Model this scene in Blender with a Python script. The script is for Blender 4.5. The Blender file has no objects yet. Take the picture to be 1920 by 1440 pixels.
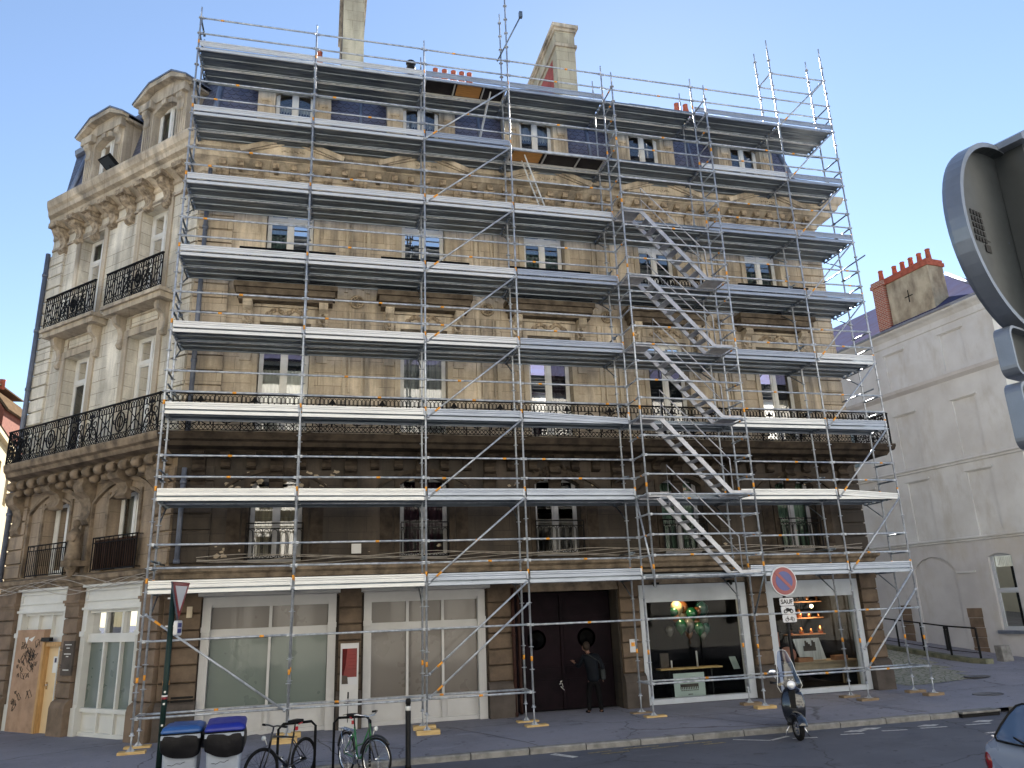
import bpy, bmesh, math, random
from math import sin, cos, pi, radians, sqrt
from mathutils import Vector, Matrix
random.seed(7)
SC = bpy.context.scene
COL = SC.collection

# ------------------------------------------------------------------ camera, sky, sun, exposure
cd = bpy.data.cameras.new('camera'); cam = bpy.data.objects.new('camera', cd); COL.objects.link(cam)
cam.location = (3.5344, -18.2574, 2.4032)
cam.rotation_euler = (radians(106.435), radians(2.0913), radians(-13.9921))
cd.sensor_width = 36; cd.lens = 1421.19/1920*36; cd.clip_start = .05; cd.clip_end = 3000
SC.camera = cam
SUN_EL, SUN_AZ = 35.0, 64.0            # azimuth of the sun counted from +X towards +Y
w = bpy.data.worlds.new("World"); SC.world = w; w.use_nodes = True
nt = w.node_tree; nt.nodes.clear()
sk = nt.nodes.new('ShaderNodeTexSky'); sk.sky_type = 'NISHITA'; sk.sun_disc = False
sk.sun_elevation = radians(SUN_EL); sk.sun_rotation = radians(90-SUN_AZ); sk.air_density = .85; sk.dust_density = .03; sk.ozone_density = 0.0
bg = nt.nodes.new('ShaderNodeBackground'); bg.inputs[1].default_value = .052
wo = nt.nodes.new('ShaderNodeOutputWorld')
nt.links.new(sk.outputs[0], bg.inputs[0]); nt.links.new(bg.outputs[0], wo.inputs[0])
sl = bpy.data.lights.new('sun', 'SUN'); so = bpy.data.objects.new('sun', sl); COL.objects.link(so)
sl.energy = 5.0; sl.angle = radians(.5); sl.color = (1, .95, .87)
sd = Vector((cos(radians(SUN_EL))*cos(radians(SUN_AZ)), cos(radians(SUN_EL))*sin(radians(SUN_AZ)), sin(radians(SUN_EL))))
so.rotation_euler = sd.to_track_quat('Z', 'Y').to_euler(); so.location = sd*60
SC.view_settings.view_transform = 'Standard'; SC.view_settings.look = 'None'
SC.view_settings.exposure = 2.25; SC.view_settings.gamma = 1; SC.view_settings.use_curve_mapping = False
SC.cycles.max_bounces = 8; SC.cycles.transparent_max_bounces = 12; SC.cycles.use_denoising = True

# ------------------------------------------------------------------ materials
def new(name):
    m = bpy.data.materials.new(name); m.use_nodes = True
    n = m.node_tree; b = n.nodes['Principled BSDF']
    return m, n, b
def N(n, t, **k):
    x = n.nodes.new(t)
    for a, v in k.items(): setattr(x, a, v)
    return x
def mixc(n, fac, a, b, mode='MIX'):
    x = N(n, 'ShaderNodeMix', data_type='RGBA', blend_type=mode)
    for s, v in ((0, fac), (6, a), (7, b)):
        if hasattr(v, 'links') or hasattr(v, 'is_linked'): n.links.new(v, x.inputs[s])
        else: x.inputs[s].default_value = v if s == 0 else (*v, 1)
    return x.outputs[2]
def pos(n): return N(n, 'ShaderNodeNewGeometry').outputs['Position']
def noise(n, vec, scale, detail=4, rough=.6, sc=None):
    x = N(n, 'ShaderNodeTexNoise'); x.inputs['Scale'].default_value = scale; x.inputs['Detail'].default_value = detail; x.inputs['Roughness'].default_value = rough
    if sc:
        mp = N(n, 'ShaderNodeMapping'); mp.inputs['Scale'].default_value = sc; n.links.new(vec, mp.inputs[0]); vec = mp.outputs[0]
    n.links.new(vec, x.inputs['Vector']); return x.outputs[0]
def ramp(n, v, a, b, ca=(0, 0, 0), cb=(1, 1, 1)):
    r = N(n, 'ShaderNodeValToRGB'); r.color_ramp.elements[0].position = a; r.color_ramp.elements[1].position = b
    r.color_ramp.elements[0].color = (*ca, 1); r.color_ramp.elements[1].color = (*cb, 1)
    n.links.new(v, r.inputs[0]); return r.outputs[0]
def bump(n, b, h, s=.3, d=.02):
    x = N(n, 'ShaderNodeBump'); x.inputs['Strength'].default_value = s; x.inputs['Distance'].default_value = d
    n.links.new(h, x.inputs['Height']); n.links.new(x.outputs[0], b.inputs['Normal'])
def planar(n, ux, uy):
    d = N(n, 'ShaderNodeVectorMath', operation='DOT_PRODUCT'); d.inputs[1].default_value = (ux, uy, 0); p = pos(n)
    n.links.new(p, d.inputs[0]); s = N(n, 'ShaderNodeSeparateXYZ'); n.links.new(p, s.inputs[0])
    c = N(n, 'ShaderNodeCombineXYZ'); n.links.new(d.outputs['Value'], c.inputs[0]); n.links.new(s.outputs[2], c.inputs[1]); return c.outputs[0]
def stone(name, c1, c2, joint, ux=1., uy=0., bw=.85, bh=.36, dirt=(.1, .09, .08), damt=.5, off=.5):
    m, n, b = new(name); v = planar(n, ux, uy)
    br = N(n, 'ShaderNodeTexBrick'); n.links.new(v, br.inputs[0]); br.offset = off
    br.inputs['Color1'].default_value = (*c1, 1); br.inputs['Color2'].default_value = (*c2, 1); br.inputs['Mortar'].default_value = (*joint, 1)
    br.inputs['Scale'].default_value = 1; br.inputs['Mortar Size'].default_value = .008; br.inputs['Mortar Smooth'].default_value = .3
    br.inputs['Brick Width'].default_value = bw; br.inputs['Row Height'].default_value = bh
    p = pos(n)
    n1 = noise(n, p, .55, 5, .65); st = noise(n, p, 2.2, 5, .6, (1, 1, .12)); fine = noise(n, p, 22, 3)
    c = mixc(n, ramp(n, n1, .45, .75), br.outputs[0], tuple(x*.62+y*.38 for x, y in zip(c2, dirt)))
    c = mixc(n, ramp(n, noise(n, p, 1.1, 3, .5, (1, 1, .5)), .54, .66), c, tuple(min(.9, x*1.22) for x in c1))
    st2 = noise(n, p, 5.5, 4, .6, (1, 1, .07)); g = N(n, 'ShaderNodeMath', operation='MULTIPLY'); n.links.new(ramp(n, st2, .50, .66), g.inputs[0]); g.inputs[1].default_value = damt*.75
    c = mixc(n, g.outputs[0], c, tuple(x*.4+y*.6 for x, y in zip(c2, dirt)))
    f = N(n, 'ShaderNodeMath', operation='MULTIPLY'); n.links.new(ramp(n, st, .47, .70), f.inputs[0]); f.inputs[1].default_value = damt*1.2
    c = mixc(n, f.outputs[0], c, dirt)
    c = mixc(n, .25, c, ramp(n, fine, .3, .7, (.55, .55, .55), (1.2, 1.2, 1.2)), 'MULTIPLY')
    n.links.new(c, b.inputs['Base Color']); b.inputs['Roughness'].default_value = .88
    bump(n, b, noise(n, p, 30, 4), .25, .01)
    return m
def plain(name, c, rough=.6, metal=0., var=.25, sc=3., c2=None, bmp=0., bs=30, stretch=None, coat=0.):
    m, n, b = new(name); p = pos(n)
    f = noise(n, p, sc, 5, .6, stretch)
    c2 = c2 or tuple(x*(1-var) for x in c)
    n.links.new(mixc(n, ramp(n, f, .38, .66), c, c2), b.inputs['Base Color'])
    b.inputs['Roughness'].default_value = rough; b.inputs['Metallic'].default_value = metal
    if not coat and not metal and (max(c) < .13 or rough > .7): b.inputs['Specular IOR Level'].default_value = .12
    r = N(n, 'ShaderNodeMapRange'); n.links.new(noise(n, p, sc*2.3, 3), r.inputs[0]); r.inputs[3].default_value = max(.02, rough-.12); r.inputs[4].default_value = min(1, rough+.12)
    n.links.new(r.outputs[0], b.inputs['Roughness'])
    if coat: b.inputs['Coat Weight'].default_value = coat; b.inputs['Coat Roughness'].default_value = .05
    if bmp: bump(n, b, noise(n, p, bs, 4), bmp, .01)
    return m
def emis(name, c, s):
    m, n, b = new(name); b.inputs['Base Color'].default_value = (*c, 1); b.inputs['Emission Color'].default_value = (*c, 1); b.inputs['Emission Strength'].default_value = s; return m

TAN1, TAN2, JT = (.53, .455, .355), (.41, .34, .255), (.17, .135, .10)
M = {}
D = .70710678
M['stone'] = stone('limestone', TAN1, TAN2, JT, 1, 0, damt=.62)
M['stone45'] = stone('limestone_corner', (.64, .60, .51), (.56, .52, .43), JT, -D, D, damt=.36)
M['trim'] = stone('limestone_trim', (.53, .46, .36), (.43, .365, .275), (.28, .22, .16), 1, .2, bw=1.1, bh=2.0, damt=.6)
M['carved'] = plain('carved_limestone', (.42, .345, .25), .9, 0, .4, 7, c2=(.14, .11, .08), bmp=.6, bs=18)
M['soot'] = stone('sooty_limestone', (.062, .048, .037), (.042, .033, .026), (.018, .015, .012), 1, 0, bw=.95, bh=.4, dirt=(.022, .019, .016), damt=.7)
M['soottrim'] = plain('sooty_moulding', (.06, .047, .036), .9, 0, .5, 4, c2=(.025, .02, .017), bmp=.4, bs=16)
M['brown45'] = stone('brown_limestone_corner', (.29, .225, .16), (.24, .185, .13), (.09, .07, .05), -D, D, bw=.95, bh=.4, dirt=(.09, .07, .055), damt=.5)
M['browntrim'] = plain('brown_moulding', (.25, .195, .14), .9, 0, .5, 3, c2=(.10, .08, .06), bmp=.4, bs=14)
M['darktrim'] = plain('stained_moulding', (.17, .14, .108), .9, 0, .5, 3, c2=(.075, .06, .048), bmp=.4, bs=14)
M['rust1'] = plain('brown_rusticated_stone', (.155, .115, .083), .9, 0, .4, 2.2, c2=(.085, .065, .05), bmp=.5, bs=25)
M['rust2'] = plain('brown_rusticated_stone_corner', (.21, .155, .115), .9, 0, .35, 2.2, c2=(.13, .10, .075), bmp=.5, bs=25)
M['manhole'] = plain('worn_cast_iron', (.12, .12, .13), .7, 0, .4, 9)
M['plinth'] = plain('dark_plinth_stone', (.10, .085, .075), .85, 0, .4, 2, bmp=.3)
M['peel'] = plain('peeled_pale_stone', (.36, .30, .225), .9, 0, .2, 20)
M['iron'] = plain('black_wrought_iron', (.009, .009, .010), .75, 0, .3, 10)
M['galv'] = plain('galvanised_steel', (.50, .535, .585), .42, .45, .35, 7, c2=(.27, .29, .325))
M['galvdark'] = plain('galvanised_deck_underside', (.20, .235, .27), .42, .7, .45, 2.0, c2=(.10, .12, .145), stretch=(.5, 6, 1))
M['alu'] = plain('aluminium_toe_board', (.60, .61, .61), .38, .40, .12, 2, stretch=(.6, 1, 5))
M['alu2'] = plain('bluish_aluminium_toe_board', (.34, .38, .45), .38, .45, .2, 2, stretch=(.6, 1, 5))  # darker, bluer toe-board tone, mostly used in the right-hand bays
M['stair'] = plain('aluminium_stair', (.42, .43, .47), .4, .4, .25, 6)
M['tape'] = plain('orange_tape', (.80, .33, .03), .6, 0, .2, 8)
M['ply'] = plain('orange_plywood', (.50, .24, .07), .7, 0, .25, 4, stretch=(1, 6, 1))
M['plydark'] = plain('dark_phenolic_plywood', (.025, .022, .024), .5, 0, .3, 4)
M['timber'] = plain('pale_timber_block', (.58, .42, .20), .8, 0, .3, 5, c2=(.42, .28, .12), stretch=(1, 8, 8), bmp=.3)
M['timber2'] = plain('weathered_timber_block', (.27, .20, .13), .85, 0, .3, 5, stretch=(1, 8, 8), bmp=.3)
M['white'] = plain('white_window_paint', (.66, .66, .64), .5, 0, .12, 4)
M['shopwhite'] = plain('off_white_shop_paint', (.60, .60, .57), .55, 0, .14, 2, c2=(.55, .55, .52))
M['shopgrey'] = plain('grey_white_shop_paint', (.52, .52, .52), .6, 0, .18, 2.5, c2=(.47, .47, .47))
M['bluewhite'] = plain('pale_blue_grey_shopfront', (.48, .52, .57), .45, 0, .12, 2)
M['frost'] = plain('frosted_green_grey_film', (.115, .145, .13), .30, 0, .3, .6, c2=(.104, .132, .119), stretch=(1, 1, .3), coat=.4)
M['frostbrown'] = plain('frosted_brown_grey_film', (.12, .105, .092), .30, 0, .3, .6, c2=(.11, .097, .085), stretch=(1, 1, .3), coat=.4)
M['zinc'] = plain('zinc', (.22, .25, .32), .45, .5, .25, 3)
M['pipe'] = plain('grey_blue_downpipe', (.13, .15, .20), .5, .2, .3, 4)
M['rustpipe'] = plain('orange_rusty_pipe', (.45, .22, .08), .7, 0, .35, 6, c2=(.30, .13, .05))
M['palepipe'] = plain('pale_cast_pipe', (.42, .38, .33), .6, 0, .3, 6)
M['redpipe'] = plain('dark_red_pipe', (.045, .022, .018), .6, 0, .3, 6)
M['door'] = plain('dark_purple_door_paint', (.011, .006, .009), .8, 0, .4, 2.5, c2=(.006, .004, .006))
M['black'] = plain('black_plastic', (.012, .012, .013), .45, 0, .3, 9)
M['rubber'] = plain('tyre_rubber', (.014, .014, .015), .8, 0, .3, 20)
M['chrome'] = plain('chrome', (.75, .76, .78), .15, 1, .1, 5)
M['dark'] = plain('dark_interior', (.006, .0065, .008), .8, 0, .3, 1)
M['curtgreen'] = plain('green_grey_curtain', (.16, .25, .18), .9, 0, .5, 9, stretch=(1, 1, .05))
M['curtteal'] = plain('teal_blind', (.22, .36, .33), .8, 0, .15, 3)
M['curtwhite'] = plain('white_net_curtain', (.62, .64, .66), .9, 0, .45, 12, c2=(.33, .35, .38), stretch=(1, 1, .03))
M['curtplum'] = plain('plum_curtain', (.045, .02, .03), .9, 0, .4, 9, stretch=(1, 1, .05))
M['curtcream'] = plain('cream_curtain', (.58, .50, .38), .9, 0, .3, 9, stretch=(1, 1, .05))
M['blindwhite'] = plain('white_blind', (.80, .80, .76), .8, 0, .08, 3)
M['chip'] = plain('chipboard', (.40, .265, .18), .85, 0, .25, 3, c2=(.30, .20, .135), bmp=.3, bs=90)
M['palewood'] = plain('pale_yellow_door', (.66, .49, .28), .6, 0, .08, 1.5)
M['pine'] = plain('pine_frame', (.50, .30, .12), .7, 0, .3, 4, stretch=(8, 8, 1))
M['granite'] = plain('kerb_granite', (.25, .245, .235), .8, 0, .35, 5, c2=(.15, .148, .14), bmp=.4, bs=60)
M['paint'] = plain('road_paint', (.60, .60, .58), .7, 0, .45, 14, c2=(.30, .30, .30))
M['yellowpaint'] = plain('yellow_road_paint', (.42, .34, .16), .75, 0, .5, 14, c2=(.16, .14, .09))
M['brick'] = None
def brickm(name, c1, c2, mo, ux, uy):
    m, n, b = new(name); v = planar(n, ux, uy); br = N(n, 'ShaderNodeTexBrick'); n.links.new(v, br.inputs[0])
    br.inputs['Color1'].default_value = (*c1, 1); br.inputs['Color2'].default_value = (*c2, 1); br.inputs['Mortar'].default_value = (*mo, 1)
    br.inputs['Scale'].default_value = 1; br.inputs['Mortar Size'].default_value = .012; br.inputs['Brick Width'].default_value = .23; br.inputs['Row Height'].default_value = .085
    n.links.new(br.outputs[0], b.inputs['Base Color']); b.inputs['Roughness'].default_value = .9; return m
M['brick'] = brickm('red_brick', (.40, .12, .07), (.30, .08, .05), (.45, .38, .30), .11, .99)
M['brickbrown'] = plain('brown_red_brick', (.20, .075, .05), .9, 0, .3, 4, bmp=.5)
M['brickpink'] = plain('pink_red_render', (.36, .10, .09), .9, 0, .3, 4, bmp=.5)
M['potred'] = plain('terracotta', (.42, .12, .075), .8, 0, .3, 6)
M['chimstone'] = stone('chimney_stone', (.44, .40, .30), (.38, .34, .25), (.2, .17, .12), 1, .0, bw=.75, bh=.42, damt=.3)
M['render'] = plain('pale_grey_render', (.62, .635, .64), .92, 0, .18, .8, c2=(.53, .535, .535), bmp=.2, bs=40)
M['rendergrey'] = plain('grey_beige_render', (.56, .56, .57), .92, 0, .18, .7, c2=(.47, .465, .475), bmp=.2, bs=40)
for k_ in ('render', 'rendergrey'):
    n_ = M[k_].node_tree; b_ = n_.nodes['Principled BSDF']; src = b_.inputs['Base Color'].links[0].from_socket; p_ = pos(n_)
    c_ = mixc(n_, ramp(n_, noise(n_, p_, 1.3, 6, .7, (1, 1, .35)), .52, .85), src, (.42, .40, .36)); c_ = mixc(n_, ramp(n_, noise(n_, p_, .45, 4, .6), .55, .8), c_, (.50, .47, .42)); n_.links.new(c_, b_.inputs['Base Color'])
M['rendercream'] = plain('cream_render', (.70, .68, .60), .92, 0, .1, .7)
M['stainrender'] = plain('stained_chimney_render', (.50, .44, .32), .92, 0, .3, 1.6, c2=(.22, .18, .13), stretch=(1, 1, .6))
M['slatepurple'] = plain('purple_slate', (.08, .085, .15), .85, 0, .5, 1.6, c2=(.075, .07, .11), bmp=.5, bs=9)
M['slatepurple'].node_tree.nodes['Principled BSDF'].inputs['Specular IOR Level'].default_value = 0
M['moss'] = plain('mossy_stone', (.20, .20, .14), .9, 0, .5, 3, c2=(.09, .10, .07), bmp=.3)
M['blueglaze'] = plain('blue_grey_shutter', (.20, .27, .30), .6, 0, .2, 2)
M['yellowrender'] = plain('warm_yellow_render', (.62, .50, .28), .9, 0, .15, 1)
def slate():
    m, n, b = new('fish_scale_slate'); p = planar(n, 1, .0)
    s = N(n, 'ShaderNodeSeparateXYZ'); n.links.new(p, s.inputs[0])
    def mt(op, a, bb=None):
        x = N(n, 'ShaderNodeMath', operation=op)
        for i, v in enumerate((a, bb)):
            if v is None: continue
            if isinstance(v, (int, float)): x.inputs[i].default_value = v
            else: n.links.new(v, x.inputs[i])
        return x.outputs[0]
    r = mt('DIVIDE', s.outputs[1], .155); row = mt('FLOOR', r); fz = mt('FRACT', r)
    xx = mt('ADD', mt('DIVIDE', s.outputs[0], .24), mt('MULTIPLY', mt('MODULO', row, 2), .5)); fx = mt('SUBTRACT', mt('FRACT', xx), .5)
    par = mt('MULTIPLY', mt('SUBTRACT', 1, mt('SQRT', mt('SUBTRACT', 1.0, mt('MULTIPLY', mt('MULTIPLY', fx, fx), 3.98)))), .85)
    d = mt('ABSOLUTE', mt('SUBTRACT', fz, par))
    ln = ramp(n, d, .05, .16)
    nz = noise(n, p, 6, 3); cell = N(n, 'ShaderNodeTexWhiteNoise', noise_dimensions='2D')
    cc = N(n, 'ShaderNodeCombineXYZ'); n.links.new(mt('FLOOR', xx), cc.inputs[0]); n.links.new(row, cc.inputs[1]); n.links.new(cc.outputs[0], cell.inputs['Vector'])
    c = mixc(n, cell.outputs[0], (.062, .068, .115), (.105, .11, .165)); c = mixc(n, ramp(n, nz, .5, .75), c, (.13, .12, .15))
    c = mixc(n, ln, (.018, .018, .03), c)
    n.links.new(c, b.inputs['Base Color']); b.inputs['Roughness'].default_value = .42
    bump(n, b, fz, .5, .02); return m
M['slate'] = slate()
def slate45():
    m, n, b = new('coursed_slate'); v = planar(n, -D, D); br = N(n, 'ShaderNodeTexBrick'); n.links.new(v, br.inputs[0])
    br.inputs['Color1'].default_value = (.06, .07, .11, 1); br.inputs['Color2'].default_value = (.095, .105, .155, 1); br.inputs['Mortar'].default_value = (.02, .02, .035, 1)
    br.inputs['Scale'].default_value = 1; br.inputs['Mortar Size'].default_value = .012; br.inputs['Brick Width'].default_value = .26; br.inputs['Row Height'].default_value = .14
    n.links.new(br.outputs[0], b.inputs['Base Color']); b.inputs['Roughness'].default_value = .45; bump(n, b, br.outputs[1], .4, .01); return m
M['slate45'] = slate45()
def glass(name, tint=(1, 1, 1), ior=1.75):
    m, n, b = new(name); n.nodes.remove(b); out = n.nodes['Material Output']
    t = N(n, 'ShaderNodeBsdfTransparent'); t.inputs[0].default_value = (*tint, 1)
    g = N(n, 'ShaderNodeBsdfGlossy'); g.inputs['Roughness'].default_value = .015
    fr = N(n, 'ShaderNodeFresnel'); fr.inputs[0].default_value = ior
    nz = N(n, 'ShaderNodeBump'); nz.inputs['Strength'].default_value = .04; nz.inputs['Distance'].default_value = .02
    n.links.new(noise(n, pos(n), 1.3, 2), nz.inputs['Height']); n.links.new(nz.outputs[0], g.inputs['Normal'])
    mx = N(n, 'ShaderNodeMixShader'); n.links.new(fr.outputs[0], mx.inputs[0]); n.links.new(t.outputs[0], mx.inputs[1]); n.links.new(g.outputs[0], mx.inputs[2])
    n.links.new(mx.outputs[0], out.inputs[0]); return m
M['glass'] = glass('window_glass', (.85, .88, .87), 2.6)
M['shopglass'] = glass('shop_glass', (.8, .84, .84), 1.22)
M['skyglass'] = glass('reflective_window_glass', (.8, .84, .84), 3.6)
M['dimglass'] = glass('dim_window_glass', (.7, .72, .72), 1.3)
M['shadedframe'] = plain('shaded_window_paint', (.33, .33, .34), .6, 0, .2, 4)  # shadow of the decks put into the white frame paint as grey
M['screen'] = glass('scooter_screen', (.62, .68, .85), 1.7)
def asphalt(name, base, patch):
    m, n, b = new(name); p = pos(n)
    c = mixc(n, ramp(n, noise(n, p, .35, 5, .7), .4, .62), base, patch)
    c = mixc(n, ramp(n, noise(n, p, .9, 6, .75, (1, 2.5, 1)), .56, .62), c, tuple(x*1.28 for x in base))
    c = mixc(n, ramp(n, noise(n, p, 1.7, 6, .8), .58, .70), c, tuple(x*.62 for x in base))
    c = mixc(n, ramp(n, noise(n, p, 5.5, 1, .4), .74, .76), c, tuple(x*.6 for x in base))
    c = mixc(n, .55, c, ramp(n, noise(n, p, 140, 2), .3, .7, (.55, .55, .55), (1.5, 1.5, 1.5)), 'MULTIPLY')
    vo = N(n, 'ShaderNodeTexVoronoi', feature='DISTANCE_TO_EDGE'); vo.inputs['Scale'].default_value = .28
    mx = N(n, 'ShaderNodeMix', data_type='VECTOR'); 
    nn = N(n, 'ShaderNodeTexNoise'); nn.inputs['Scale'].default_value = 2.2; n.links.new(p, nn.inputs['Vector'])
    ad = N(n, 'ShaderNodeVectorMath', operation='MULTIPLY_ADD'); n.links.new(nn.outputs['Color'], ad.inputs[0]); ad.inputs[1].default_value = (.5, .5, 0); n.links.new(p, ad.inputs[2])
    n.links.new(ad.outputs[0], vo.inputs['Vector'])
    c = mixc(n, ramp(n, vo.outputs[0], .002, .006), tuple(x*.45 for x in base), c)
    n.links.new(c, b.inputs['Base Color']); b.inputs['Roughness'].default_value = .82
    bump(n, b, noise(n, p, 120, 3), .5, .006); return m
M['pavement'] = asphalt('pavement_asphalt', (.17, .17, .20), (.22, .22, .26))
M['road'] = asphalt('road_asphalt', (.075, .08, .10), (.095, .10, .125))
def cobble():
    m, n, b = new('cobbles'); p = pos(n); vo = N(n, 'ShaderNodeTexVoronoi', feature='DISTANCE_TO_EDGE'); vo.inputs['Scale'].default_value = 5; n.links.new(p, vo.inputs['Vector'])
    c = mixc(n, ramp(n, vo.outputs[0], .02, .12), (.10, .12, .06), (.30, .29, .25)); n.links.new(c, b.inputs['Base Color']); b.inputs['Roughness'].default_value = .85
    bump(n, b, vo.outputs[0], .8, .03); return m
M['cobble'] = cobble()

# ------------------------------------------------------------------ mesh helpers
class MB:
    def __init__(s): s.v = []; s.f = []; s.mi = []; s.sm = []
    def add(s, vs, fs, mi=0, sm=False):
        k = len(s.v); s.v += [tuple(v) for v in vs]
        for f in fs: s.f.append([k+i for i in f]); s.mi.append(mi); s.sm.append(sm)
        return s
    def box(s, a, b, T=None, mi=0):
        (x0, y0, z0), (x1, y1, z1) = a, b
        vs = [(x, y, z) for z in (z0, z1) for y in (y0, y1) for x in (x0, x1)]
        if T: vs = [T(*v) for v in vs]
        return s.add(vs, [(0, 2, 3, 1), (4, 5, 7, 6), (0, 1, 5, 4), (2, 6, 7, 3), (0, 4, 6, 2), (1, 3, 7, 5)], mi)
    def poly(s, pts, d, T=None, mi=0):          # pts (a,b,c) closed outline, extruded by vector d
        n = len(pts); a = list(pts); b = [tuple(p[i]+d[i] for i in range(3)) for p in pts]
        vs = a+b
        if T: vs = [T(*v) for v in vs]
        return s.add(vs, [tuple(range(n)), tuple(range(2*n-1, n-1, -1))]+[(i, (i+1) % n, (i+1) % n+n, i+n) for i in range(n)], mi)
    def quad(s, pts, T=None, mi=0):
        return s.add([T(*p) for p in pts] if T else pts, [tuple(range(len(pts)))], mi)
    def path(s, pts, r, n=6, closed=False, mi=0, T=None, cap=True):
        P = [Vector(T(*p)) if T else Vector(p) for p in pts]; L = len(P); vs = []; up = None
        rr = r if isinstance(r, (list, tuple)) else [r]*L
        for i, p in enumerate(P):
            a = P[(i-1) % L] if (closed or i > 0) else p; b = P[(i+1) % L] if (closed or i < L-1) else p
            t = (b-a)
            t = t.normalized() if t.length > 1e-9 else Vector((0, 0, 1))
            if up is None: up = t.orthogonal().normalized()
            else:
                up = up-t*up.dot(t); up = up.normalized() if up.length > 1e-6 else t.orthogonal().normalized()
            o = t.cross(up)
            for k in range(n):
                an = 2*pi*k/n+pi/n; vs.append(p+(up*cos(an)+o*sin(an))*rr[i])
        fs = []
        for i in range(L if closed else L-1):
            j = (i+1) % L
            for k in range(n): fs.append((i*n+k, i*n+(k+1) % n, j*n+(k+1) % n, j*n+k))
        if cap and not closed: fs += [tuple(range(n)), tuple(range((L-1)*n, L*n))]
        return s.add(vs, fs, mi, n > 4)
    def tube(s, a, b, r, n=8, mi=0, T=None, r2=None): return s.path([a, b], [r, r if r2 is None else r2], n, mi=mi, T=T)
    def lathe(s, prof, c=(0, 0, 0), ax='z', n=16, mi=0, M=None, sm=True):
        vs = []
        for r, h in prof:
            for k in range(n):
                a = 2*pi*k/n; p = (r*cos(a), r*sin(a), h)
                if ax == 'x': p = (p[2], p[0], p[1])
                elif ax == 'y': p = (p[0], p[2], p[1])
                q = Vector(p)
                if M: q = M @ q
                vs.append((q.x+c[0], q.y+c[1], q.z+c[2]))
        L = len(prof); fs = [(i*n+k, i*n+(k+1) % n, (i+1)*n+(k+1) % n, (i+1)*n+k) for i in range(L-1) for k in range(n)]
        if prof[0][0] > 1e-6: fs.append(tuple(range(n)))
        if prof[-1][0] > 1e-6: fs.append(tuple(range((L-1)*n, L*n)))
        return s.add(vs, fs, mi, sm)
    def ball(s, c, r, n=12, m=8, mi=0, sc=(1, 1, 1)):
        k = len(s.v)
        s.lathe([(max(1e-7, r*sin(pi*i/m)), -r*cos(pi*i/m)) for i in range(m+1)], (0, 0, 0), 'z', n, mi)
        for i in range(k, len(s.v)): x, y, z = s.v[i]; s.v[i] = (x*sc[0]+c[0], y*sc[1]+c[1], z*sc[2]+c[2])
        return s
    def torus(s, c, R, r, ax='y', n=28, m=6, mi=0, a0=0, a1=2*pi):
        full = abs(a1-a0-2*pi) < 1e-6; pts = []
        for i in range(n if full else n+1):
            a = a0+(a1-a0)*i/n; x, z = R*cos(a), R*sin(a)
            pts.append({'y': (c[0]+x, c[1], c[2]+z), 'x': (c[0], c[1]+x, c[2]+z), 'z': (c[0]+x, c[1]+z, c[2])}[ax])
        return s.path(pts, r, m, full, mi)
    def xform(s, M):
        s.v = [tuple(M @ Vector(v)) for v in s.v]; return s
    def build(s, name, mats, parent=None, subsurf=0, bevel=0, org=None):
        o0 = Vector(org) if org else (Vector(parent['_o']) if parent and '_o' in parent else Vector((0, 0, 0)))
        me = bpy.data.meshes.new(name); me.from_pydata([(v[0]-o0.x, v[1]-o0.y, v[2]-o0.z) for v in s.v], [], s.f)
        if not isinstance(mats, (list, tuple)): mats = [mats]
        for m in mats: me.materials.append(m if not isinstance(m, str) else M_[m])
        for p, mi, sm in zip(me.polygons, s.mi, s.sm): p.material_index = mi; p.use_smooth = sm
        bm = bmesh.new(); bm.from_mesh(me); bmesh.ops.recalc_face_normals(bm, faces=bm.faces); bm.to_mesh(me); bm.free()
        o = bpy.data.objects.new(name, me); COL.objects.link(o)
        if parent: o.parent = parent
        else: o.location = o0
        o['_o'] = tuple(o0)
        if bevel: b = o.modifiers.new('b', 'BEVEL'); b.width = bevel; b.segments = 2
        if subsurf: q = o.modifiers.new('s', 'SUBSURF'); q.levels = q.render_levels = subsurf
        return o
M_ = M
def thing(name, label, cat, loc, group=None):
    o = bpy.data.objects.new(name, None); COL.objects.link(o); o.location = loc; o['_o'] = tuple(loc)
    o['label'] = label; o['category'] = cat
    if group: o['group'] = group
    return o
def tag(o, label, cat, group=None, kind=None):
    if label: o['label'] = label
    if cat: o['category'] = cat
    if group: o['group'] = group
    if kind: o['kind'] = kind
    return o
def struct(o): o['kind'] = 'structure'; return o
class Fr:
    def __init__(s, ox, oy, ux, uy, nx, ny): s.a = (ox, oy, ux, uy, nx, ny)
    def __call__(s, u, o, z): ox, oy, ux, uy, nx, ny = s.a; return (ox+ux*u+nx*o, oy+uy*u+ny*o, z)
FM = Fr(0, 1.8, 1, 0, 0, -1)                 # street front: u = X
FC = Fr(.1, 1.8, -D, D, -D, -D)              # chamfered corner, u runs away to the left
FS = Fr(19.65, 1.8, 0, 1, 1, 0)              # right side wall
EL = 7.42                                    # length of the chamfer
PE = (.1-D*EL, 1.8+D*EL)
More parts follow.
